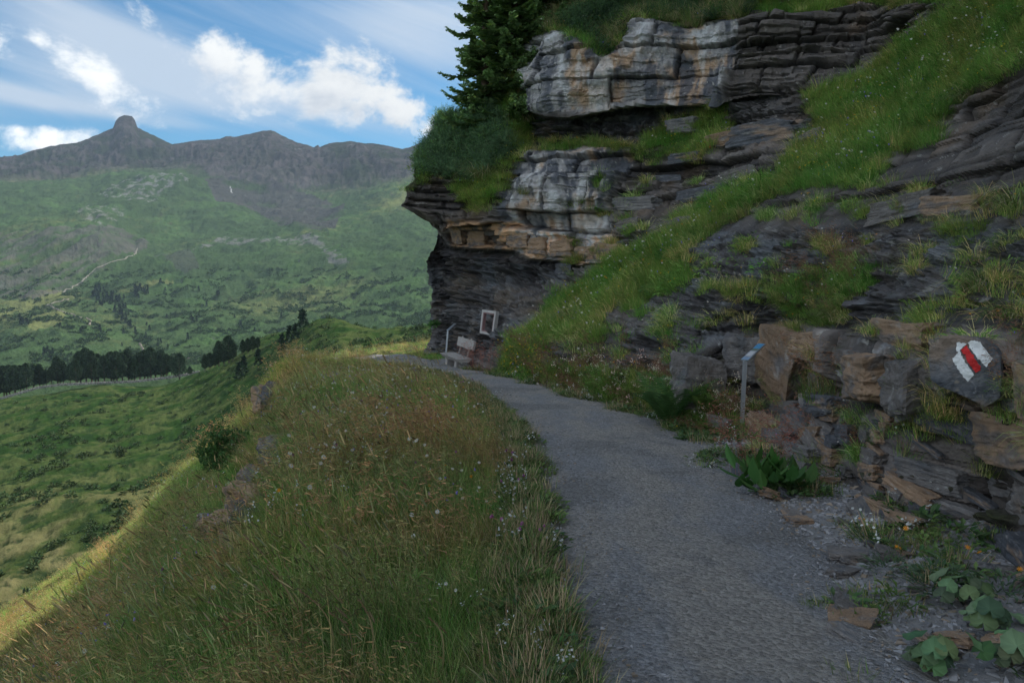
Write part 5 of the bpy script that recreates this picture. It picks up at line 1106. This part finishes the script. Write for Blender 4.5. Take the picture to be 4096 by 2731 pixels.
# posts
def info_post(base, elbow, tip, w, label, wpan):
    t = empty('information_post', tuple(base)); tag(t, label, 'post', 'steel information posts along the path'); b = base; m = MB(); e = elbow - b; tp_ = tip - b
    d = np.array([1, .0, 0.]); q = np.array([0, 1, 0.]); V = []
    for p in (np.array([0, 0, -.15]), e):
        for (i, j) in ((-1, -1), (1, -1), (1, 1), (-1, 1)): V.append(p + d * w / 2 * i + q * w * .35 * j)
    m.add(V, [(0, 3, 2, 1), (4, 5, 6, 7), (0, 1, 5, 4), (1, 2, 6, 5), (2, 3, 7, 6), (3, 0, 4, 7)]); m.build('pole', M_steel, t)
    pa = tp_ - e; Lp = np.linalg.norm(pa); pa /= Lp; qa = np.cross((0, 0, 1), pa); qa /= np.linalg.norm(qa); nn = np.cross(pa, qa); nn *= np.sign(nn[2])
    def slab(name, a0, a1, w_, h0, h1, mat, par):
        m = MB(); V = [e + pa * a + qa * w_ * s_ / 2 + nn * h for a in (a0, a1) for (s_, h) in ((-1, h0), (1, h0), (1, h1), (-1, h1))]
        m.add(V, [(0, 3, 2, 1), (4, 5, 6, 7), (0, 1, 5, 4), (1, 2, 6, 5), (2, 3, 7, 6), (3, 0, 4, 7)]); return m.build(name, mat, par)
    pn = slab('panel', -w * .4, Lp, wpan, -.012, .006, M_steel, t)
    if wpan > .1:
        slab('print_sheet', Lp * .14, Lp * .985, wpan * .9, .0065, .009, mat_plain('print_grey', (.30, .31, .33), .5, .3), pn)
        slab('sky_picture', Lp * .66, Lp * .97, wpan * .86, .0095, .011, mat_plain('print_blue', (.07, .22, .38), .5, .3), pn)
        slab('mountain_picture', Lp * .52, Lp * .655, wpan * .86, .0095, .011, mat_plain('print_mountain', (.10, .13, .10), .5, .3, nscale=30, nstr=.6), pn)
        tx = mat_plain('print_text', (.55, .56, .57), .5, .3)
        for i in range(7): a = Lp * (.20 + .038 * i); slab('text_line', a, a + Lp * .018, wpan * (.5 + .25 * rng.random()), .0095, .0105, tx, pn)
    return t
info_post(np.array([*px(741, 431, 9.9)[:2], px(741, 431, 9.9)[2]]), px(745.2, 359, 9.95), px(762, 343.5, 10.25), .048, 'near steel post with a slanted panel showing a blue picture, standing beside the path', .102)
info_post(px(445.3, 357, 24.6), px(447.8, 329.6, 24.6), px(455, 323.3, 24.9), .05, 'far steel post with a slanted blank panel behind the bench', .09)
# puddle
pc = px(424, 370.6, 19.9); zpud = float(zg(pc[0], pc[1])) + .058
M_water = bpy.data.materials.new('puddle_water'); M_water.use_nodes = True; bb = M_water.node_tree.nodes['Principled BSDF']; bb.inputs['Base Color'].default_value = (.03, .032, .035, 1); bb.inputs['Roughness'].default_value = .06; bb.inputs['Specular IOR Level'].default_value = .6
th = np.linspace(0, 2 * math.pi, 41)[:-1]; rr = 1 + .25 * np.sin(3 * th + 1) + .15 * np.sin(5 * th); V = np.c_[pc[0] + .34 * rr * np.cos(th), pc[1] + .55 * rr * np.sin(th), np.full(40, zpud)]
me = bpy.data.meshes.new('puddle'); me.from_pydata(V.tolist(), [], [tuple(range(40))]); me.materials.append(M_water); o = link('puddle', me); tag(o, 'small shallow puddle on the path in front of the bench', kind='structure')

# ------------------------------------------------------------------ loose slate, gravel
def shard(seed, thin=.25):
    r = np.random.default_rng(seed); b = PB(seed); n = 6; a = np.sort(r.random(n)) * 6.28; rad = .6 + .5 * r.random(n); th = thin * (.5 + r.random()); c = np.array([1, 1, 1.])
    lo = np.c_[np.cos(a) * rad, np.sin(a) * rad * .7, -.5 * th + 0 * a]; hi = lo * [.88, .88, 1] + [0, 0, th]; hi[:, 2] += .15 * th * r.normal(size=n)
    V = np.r_[lo, hi]; b.put(V, [tuple(range(n, 2 * n))] + [(i, (i + 1) % n, n + (i + 1) % n, n + i) for i in range(n)], c); return b
M_stone = mat_leaf('slate_chip', .85, 0., .3)
kit_st = [shard(80 + i, .22 if i < 5 else .6) for i in range(8)]
def stone_scatter(name, X, Y, sz, r, label, big=False, zo=.0):
    n = len(X); Z = zg(X, Y) + zo; t = np.array([.25, .25, .26])[None] * (.55 + .9 * r.random((n, 1))); t = np.where(r.random((n, 1)) < .18, np.array([.27, .22, .17])[None] * (.7 + .5 * r.random((n, 1))), t)
    return scatter(name, np.stack([X, Y, Z + sz * .12], -1), np.stack([r.normal(0, .25, n), r.normal(0, .25, n), r.random(n) * 6.28], -1), sz, r.integers(0, 8, n), t, kit_st, M_stone, label)
r = np.random.default_rng(31)
def band(n, y0, y1, off0, off1, pw=1.2):
    f = r.random(n); Y = (y0 ** pw + f * (y1 ** pw - y0 ** pw)) ** (1 / pw); q = r.random(n); return xRf(np.minimum(Y, 23.8)) + off0 + (off1 - off0) * q ** 1.3 + .12 * np.sin(Y * 3), Y
X, Y = band(15000, 2.6, 10.5, -.35, 1.7); stone_scatter('slate_chips', X, Y, .012 + .035 * r.random(len(X)) ** 2.5, r, 'grey slate chips and scree strewn between the path and the rocks')
X, Y = band(2500, 9, 20, -.3, .9); stone_scatter('slate_chips', X, Y, .02 + .05 * r.random(len(X)) ** 2.5, r, 'slate chips along the far right edge of the path')
n = 26000; f = r.random(n); Y = (2.8 + f ** 1.5 * 17); q = r.random(n); X = xLf(Y) + (xRf(Y) - xLf(Y)) * q; eds = np.minimum(q, 1 - q); kp = r.random(n) < (.35 + .65 * np.exp(-eds / .12)); X, Y = X[kp], Y[kp]
stone_scatter('gravel', X, Y, .005 + .017 * r.random(len(X)) ** 4, r, 'fine grey gravel grains lying loose on the path', zo=.035)
for i in range(46):
    me = BLK[i % 14]; X, Y = band(1, 3.2, 8.5, -.1, 1.5, 1.); X, Y = float(X[0]), float(Y[0]); o = link('loose_stone', me, None, (X, Y, float(zg(X, Y)) + .015)); s_ = .07 + .13 * rng.random() ** 1.5; o.scale = (s_ * 1.3, s_, s_ * (.25 + .35 * rng.random())); o.rotation_euler = (.25 * rng.normal(), .25 * rng.normal(), 6.28 * rng.random())
    tag(o, 'flat loose slate stone lying in the rubble strip right of the path', 'stone', 'loose slate stones beside the path')

# ------------------------------------------------------------------ single plants
def plant(name, b, p, label, cat, mat=None, rz=0., s_=1., group=None, tilt=(0, 0)):
    o = link(name, b.mesh(name, mat or M_leaf), None, tuple(p)); o.rotation_euler = (tilt[0], tilt[1], rz); o.scale = (s_,) * 3; tag(o, label, cat, group); return o
def surf(u, v):
    return near_face(u, v)
def fern(seed, n=13, L=.8, col=(.060, .130, .035)):
    b = PB(seed)
    for i in range(n):
        a = 6.283 * i / n + b.r.normal() * .3; l = L * (.7 + .5 * b.r.random()); d = np.array([math.cos(a), math.sin(a), 0]); sd = np.array([-d[1], d[0], 0]); c = vary(b.r, col, .35); p = np.zeros(3); N_ = 22
        for j in range(N_):
            f = j / N_; t = .35 + 1.1 * f ** 1.3; st = d * math.sin(t) + np.array([0, 0, math.cos(t)]); p = p + st * l / N_; w = l * .26 * math.sin(math.pi * min(1, f * .85 + .12)) ** .8
            if f < .12: continue
            for s_ in (-1, 1):
                e = sd * s_ * w + st * w * .35 + np.array([0, 0, -.15 * w]); b.put([p, p + e * .5 + st * .018, p + e, p + e * .5 - st * .014], [(0, 1, 2, 3)], c * (.85 + .3 * b.r.random()))
    return b
def dock(seed, n=26, L=.30, w=.10, col=(.060, .150, .035)):
    b = PB(seed)
    for i in range(n):
        a = b.r.random() * 6.283; e = .1 + 1.2 * b.r.random(); d = np.array([math.cos(a) * math.cos(e), math.sin(a) * math.cos(e), math.sin(e)]); p = np.array([.13 * b.r.normal(), .13 * b.r.normal(), .16 * b.r.random()]); l = L * (.6 + .6 * b.r.random())
        b.leaf(p + d * .05, d, (0, 0, 1), l, w * (.6 + .6 * b.r.random()), vary(b.r, col, .4), -.12)
    return b
def coltsfoot(seed, n=9, R=.16, L=.15, col=(.13, .20, .095)):
    b = PB(seed)
    for i in range(n):
        a = b.r.random() * 6.283; rr = R * (.3 + .8 * b.r.random()); q = np.array([rr * math.cos(a), rr * math.sin(a), .05 + .10 * b.r.random()]); b.blade((0, 0, 0), a, np.linalg.norm(q), .008, math.atan2(rr, q[2]), 0, vary(b.r, (.14, .12, .08), .2))
        nn = np.array([.5 * math.cos(a) + .2 * b.r.normal(), .5 * math.sin(a) - .2, 1.]); nn /= np.linalg.norm(nn); x = np.cross(nn, (-math.sin(a), math.cos(a), 0)); x /= np.linalg.norm(x); y = np.cross(nn, x); s_ = L * (.5 + .35 * b.r.random()); V = [q]
        m_ = 15
        for j in range(m_ + 1):
            t = -2.75 + 5.5 * j / m_; r_ = s_ * (.78 + .22 * math.cos(t)) * (1 + .06 * (-1) ** j); V.append(q + (x * math.cos(t) + y * math.sin(t)) * r_ + nn * s_ * (.10 * math.cos(2 * t) + .07 * math.sin(5 * t) - .10 * abs(math.sin(t))))
        cl_ = vary(b.r, col, .6); b.put(V, [(0, j, j + 1) for j in range(1, m_ + 1)], np.array([cl_ * 1.35] + [cl_ * (.85 + .25 * (j % 2)) for j in range(m_ + 1)]))
    return b
P_ = ground_at(668, 428); P_[2] += .02; plant('fern', fern(1, 15, .85), P_, 'big dark green fern clump beside the path left of the near steel post', 'fern')
P_, N_ = surf(712, 418); plant('fern', fern(2, 8, .4, (.10, .17, .04)), P_, 'small yellow green fern at the foot of the near steel post rocks', 'fern')
def leaf_plant(name, p, label, fn, n, group=None, seed=0):
    t = empty(name, tuple(p)); tag(t, label, 'plant', group)
    for i in range(n): link('leaf', fn(seed * 100 + i).mesh('leaf', M_leaf), t)
    return t
P_ = ground_at(771, 492); leaf_plant('dock_plant', P_, 'lush broad leaved dock plant at the edge of the path', lambda q: dock(q, 1, .24, .10), 75, seed=3)
P_ = ground_at(756, 478); plant('sorrel', panicles(4, 60, .55, .28, (-.15, 0, 0), (.30, .13, .09)), P_, 'rusty red sorrel clump just behind the dock plant', 'plant')
P_, N_ = surf(838, 398); plant('sorrel', panicles(5, 45, .55, .22, (-.35, -.1, 0), (.30, .17, .10)), P_, 'tan seeding sorrel on the grass cushion left of the blocky wall', 'plant')
plant('grass_cushion', tuft(36, 260, .34, .007, .28, cols=((GREEN, .8), (YGREEN, .2))), P_, 'bright green grass cushion growing in the gap of the blocky rock wall', 'grass tuft')
P_, N_ = surf(466, 364); plant('sorrel', panicles(6, 40, .6, .25, (-.1, 0, 0), (.36, .15, .11)), ground_at(474, 371), 'reddish sorrel clump at the near end of the bench', 'plant')
plant('sorrel', panicles(7, 40, .6, .25, (-.1, 0, 0), (.36, .15, .11)), ground_at(484, 374), 'reddish sorrel clump right of the one by the bench', 'plant')
for (u, v, n_, l_) in [(963, 605, 12, 'large pale coltsfoot leaves at the lower right corner of the rubble'), (940, 672, 9, 'coltsfoot rosette lowest in the rubble near the bottom edge'), (992, 630, 9, 'coltsfoot leaves under the grass tuft at the right edge'), (1012, 668, 8, 'coltsfoot plant in the bottom right corner')]:
    leaf_plant('coltsfoot', ground_at(u, v), l_, lambda q: coltsfoot(q, 1, .15, .095), n_ + 6, 'coltsfoot plants', int(u))
for (u, v, s_, l_) in [(944, 592, .9, 'grey green leafy clump with an orange flower at the foot of the right rocks'), (885, 572, .6, 'small feathery green clump with an orange flower on the rubble'), (862, 540, .45, 'small green herb tuft on the slate between path and rocks'), (1000, 600, .8, 'green grass and herb clump at the right edge above the coltsfoot')]:
    b_ = herb(int(u) + 1, 120, .10, .022, .2, .2, (.085, .14, .07)); b2_ = flowers(int(u), 2, .3, 'orange', .1); b_.F += [tuple(i + b_.n for i in f) for f in b2_.F]; b_.V += b2_.V; b_.C += b2_.C
    plant('herb_clump', b_, ground_at(u, v), l_, 'plant', s_=s_, group='leafy herb clumps on the rubble')
for (u, v, L_, n_, l_) in [(966, 100, .55, 200, 'hanging grass tussock at the top right below the flowery slope'), (985, 288, .45, 190, 'hanging tussock of dry grass above the painted boulder'), (1016, 210, .6, 200, 'drooping tussock cut by the right edge of the photo'), (1018, 318, .40, 130, 'drooping tussock right above the painted boulder by the photo edge'), (484, 178, 1.1, 320, 'big hanging tussock under the juniper at the cliff nose'), (528, 196, .6, 160, 'small hanging tussock on the lower slab'), (523, 122, 1.0, 240, 'hanging tussock in the hollow under the spruces'), (850, 320, .45, 160, 'grass tussock on the ledge above the blocky wall'), (882, 205, .4, 150, 'tussock at the lower rim of the flowery slope'), (575, 320, .7, 200, 'tussock drooping over the dark bank above the path')]:
    P_, N_ = surf(u, v); o_ = N_ * (1, 1, 0); o_ /= np.linalg.norm(o_) + 1e-9
    plant('grass_tussock', tuft(int(u), n_, L_, .008 if L_ < .7 else .016, .16 if L_ < .7 else .3, .7, 1.3, (o_[0] * .8, o_[1] * .8, -1.5), ((GREEN, .45), (YGREEN, .3), (STRAW, .25)), 0., 5), P_, l_, 'grass tuft', group='hanging grass tussocks on the cliff')
P_ = px(434, 326, 25.6); plant('leafy_shrub', bushy(88, 120, .22, .10, .05, (.06, .16, .035)), P_, 'small bright green shrub growing from the cliff corner', 'shrub')
# shrub on the left bank
P_ = ground_at(232, 478); P_ = P_ + (0, 0, .1); nb = 70; r = np.random.default_rng(5); d_ = r.normal(size=(nb, 3)); d_ /= np.linalg.norm(d_, axis=1)[:, None]; sc_ = P_[1] / 14.
o = realize('leafy_shrub', d_ * np.array([.62, .5, .42]) * sc_ * (r.random((nb, 1)) ** .4) + np.array([0, 0, .38 * sc_]), r.normal(0, .5, (nb, 3)), (.55 + .4 * r.random(nb)) * sc_, r.integers(0, 2, nb), np.ones((nb, 3)) * (.8 + .5 * r.random((nb, 1))), [bushy(90, 60, .28, .09, .045, (.075, .15, .045)), bushy(91, 60, .28, .09, .045, (.10, .17, .05))], M_leaf)
o.location = P_; tag(o, 'leafy green shrub on the edge of the steep bank left of the path', 'shrub')
# rock outcrops in the bank
for (lst, l_) in [([(276, 458, 20, 16), (284, 462, 12, 14), (270, 466, 14, 10)], 'small rock outcrop in the grassy bank near the crest'), ([(252, 490, 16, 18), (262, 482, 14, 12), (246, 505, 22, 18), (258, 512, 22, 20), (240, 512, 18, 12)], 'dark crumbling rock outcrop in the middle of the grassy bank'), ([(222, 534, 34, 15), (212, 528, 20, 9), (232, 548, 16, 16), (244, 528, 22, 20)], 'jutting rock nose sticking out of the grassy bank'), ([(262, 404, 12, 14), (270, 398, 10, 12)], 'rusty earth and rock break high on the bank edge')]:
    c0 = ground_at(lst[0][0], lst[0][1]); t = empty('rock_outcrop', tuple(c0)); tag(t, l_, 'rock')
    for (u, v, w, h) in lst:
        p = ground_at(u, v); mpp = p[1] / F; o = link('rock_block', BLK[rng.integers(14)], t, tuple(p - c0 + np.array([0, 0, h * mpp * .35]))); o.scale = (w * mpp * 1.3, w * mpp * 1.2, h * mpp * 2.1); o.rotation_euler = (.3 * rng.normal(), .3 * rng.normal() + .3, 6.28 * rng.random())
# tall single stalks close to the camera
for i, (u, v, u2) in enumerate([(245, 535, 290), (268, 568, 300), (210, 602, 262), (145, 604, 165), (56, 656, 110), (241, 648, 300), (123, 629, 140), (180, 640, 190), (300, 590, 330), (330, 612, 350), (360, 600, 372), (285, 640, 320), (20, 660, 40), (395, 640, 410), (430, 618, 442)]):
    g = ground_at(u2, 676, 2.0); g = np.array([g[0], g[1], g[2]]); tip = px(u, v, g[1] * .97); b = PB(200 + i); d = tip - g; N_ = 9; pts = [g + d * f + np.array([.12 * (u2 - u) / 50. * math.sin(f * math.pi), 0, .05 * math.sin(f * math.pi)]) - g for f in np.linspace(0, 1, N_)]
    c = vary(b.r, (.36, .28, .15), .3)
    for a, q in zip(pts[:-1], pts[1:]):
        s_ = np.array([.0036, 0, 0]); b.put([a - s_, a + s_, q + s_, q - s_], [(0, 1, 2, 3)], c)
    hd = pts[-1] - pts[-2]; hd /= np.linalg.norm(hd)
    for j in range(26):
        f = j / 26.; p = pts[-1] - hd * .13 * f; dd = hd + b.r.normal(size=3) * .25; b.spindle(p, p + dd / np.linalg.norm(dd) * .018, .005, vary(b.r, (.34, .23, .15), .4), 3)
    plant('grass_stalk', b, g, 'tall tan grass stalk with a seed head rising from the foreground meadow', 'grass', group='tall grass stalks in the foreground')
# ragged edges of the path: low turf creeping over the gravel, weeds in the rubble
r = np.random.default_rng(77)
n = 2600; Y = 2.6 + 20 * r.random(n) ** 1.4; o1 = fbm(np.c_[Y * 0, Y, Y * 0], 1.1, 3, .6, 5.); X = xLf(Y) + .02 + .16 * o1 + r.normal(0, .10, n) - .16; ok = X < xLf(Y) + .12
X, Y = X[ok], Y[ok]; n = len(X); kit_edge = [tuft(301, 60, .10, .005, .10, .9, .5), tuft(302, 50, .16, .005, .10, .7, .6, cols=((GREEN, .5), (STRAW, .5))), herb(303, 30, .035, .022, .10, .04), herb(304, 24, .05, .03, .09, .05, DGREEN), flowers(305, 3, .10, 'clover', .1), flowers(306, 4, .10, 'white', .1)]
scatter('edge_turf', np.stack([X, Y, zg(X, Y) + .02], -1), np.stack([r.normal(0, .2, n), r.normal(0, .2, n), r.random(n) * 6.28], -1), .7 + .7 * r.random(n), r.choice([0, 0, 1, 2, 3, 2, 4, 5], n, p=[.2, .194, .18, .2, .12, .1, .003, .003]), np.ones((n, 3)) * (.75 + .5 * r.random((n, 1))), kit_edge, M_leaf, 'low turf and clover creeping over the left edge of the gravel')
n = 3000; X, Y = band(n, 2.7, 21, -.25, 1.5, 1.); c_ = fbm(np.stack([X, Y, 0 * X], -1), 1.3, 3, .6, 44.); ok = (c_ > .16 - .25 * (Y > 8)); X, Y = X[ok], Y[ok]; n = len(X)
scatter('verge_weeds', np.stack([X, Y, zg(X, Y) + .01], -1), np.stack([r.normal(0, .2, n), r.normal(0, .2, n), r.random(n) * 6.28], -1), .7 + .9 * r.random(n), r.choice([0, 1, 2, 3, 5], n, p=[.3, .15, .3, .22, .03]), np.ones((n, 3)) * (.75 + .5 * r.random((n, 1))), kit_edge, M_leaf, 'small weeds and moss growing in the slate rubble right of the path')

ORD = ['first', 'second', 'third', 'fourth', 'fifth', 'sixth', 'seventh', 'eighth', 'ninth', 'tenth', 'eleventh', 'twelfth', 'thirteenth', 'fourteenth', 'fifteenth']
def order(objs, text):
    objs = sorted(objs, key=lambda o: proj(np.array(o.matrix_basis.translation) + (np.array(o.data.vertices[len(o.data.vertices) - 1].co) if o.data else 0))[0])
    for i, o in enumerate(objs): o['label'] = text % ORD[i]
bpy.context.view_layer.update()
top = lambda g: [o for o in scene.objects if o.parent is None and o.get('group') == g]
order(top('tall grass stalks in the foreground'), '%s from the left of the tall tan grass stalks in the foreground')
order(top('clump of dark pines behind the hill edge'), '%s pine from the left in the larger clump behind the hill edge')
order(top('rightmost small clump of pines'), '%s pine from the left in the small rightmost clump behind the hill')
order(top('young spruces on the near hill'), '%s small spruce from the left on the humpy hill edge')
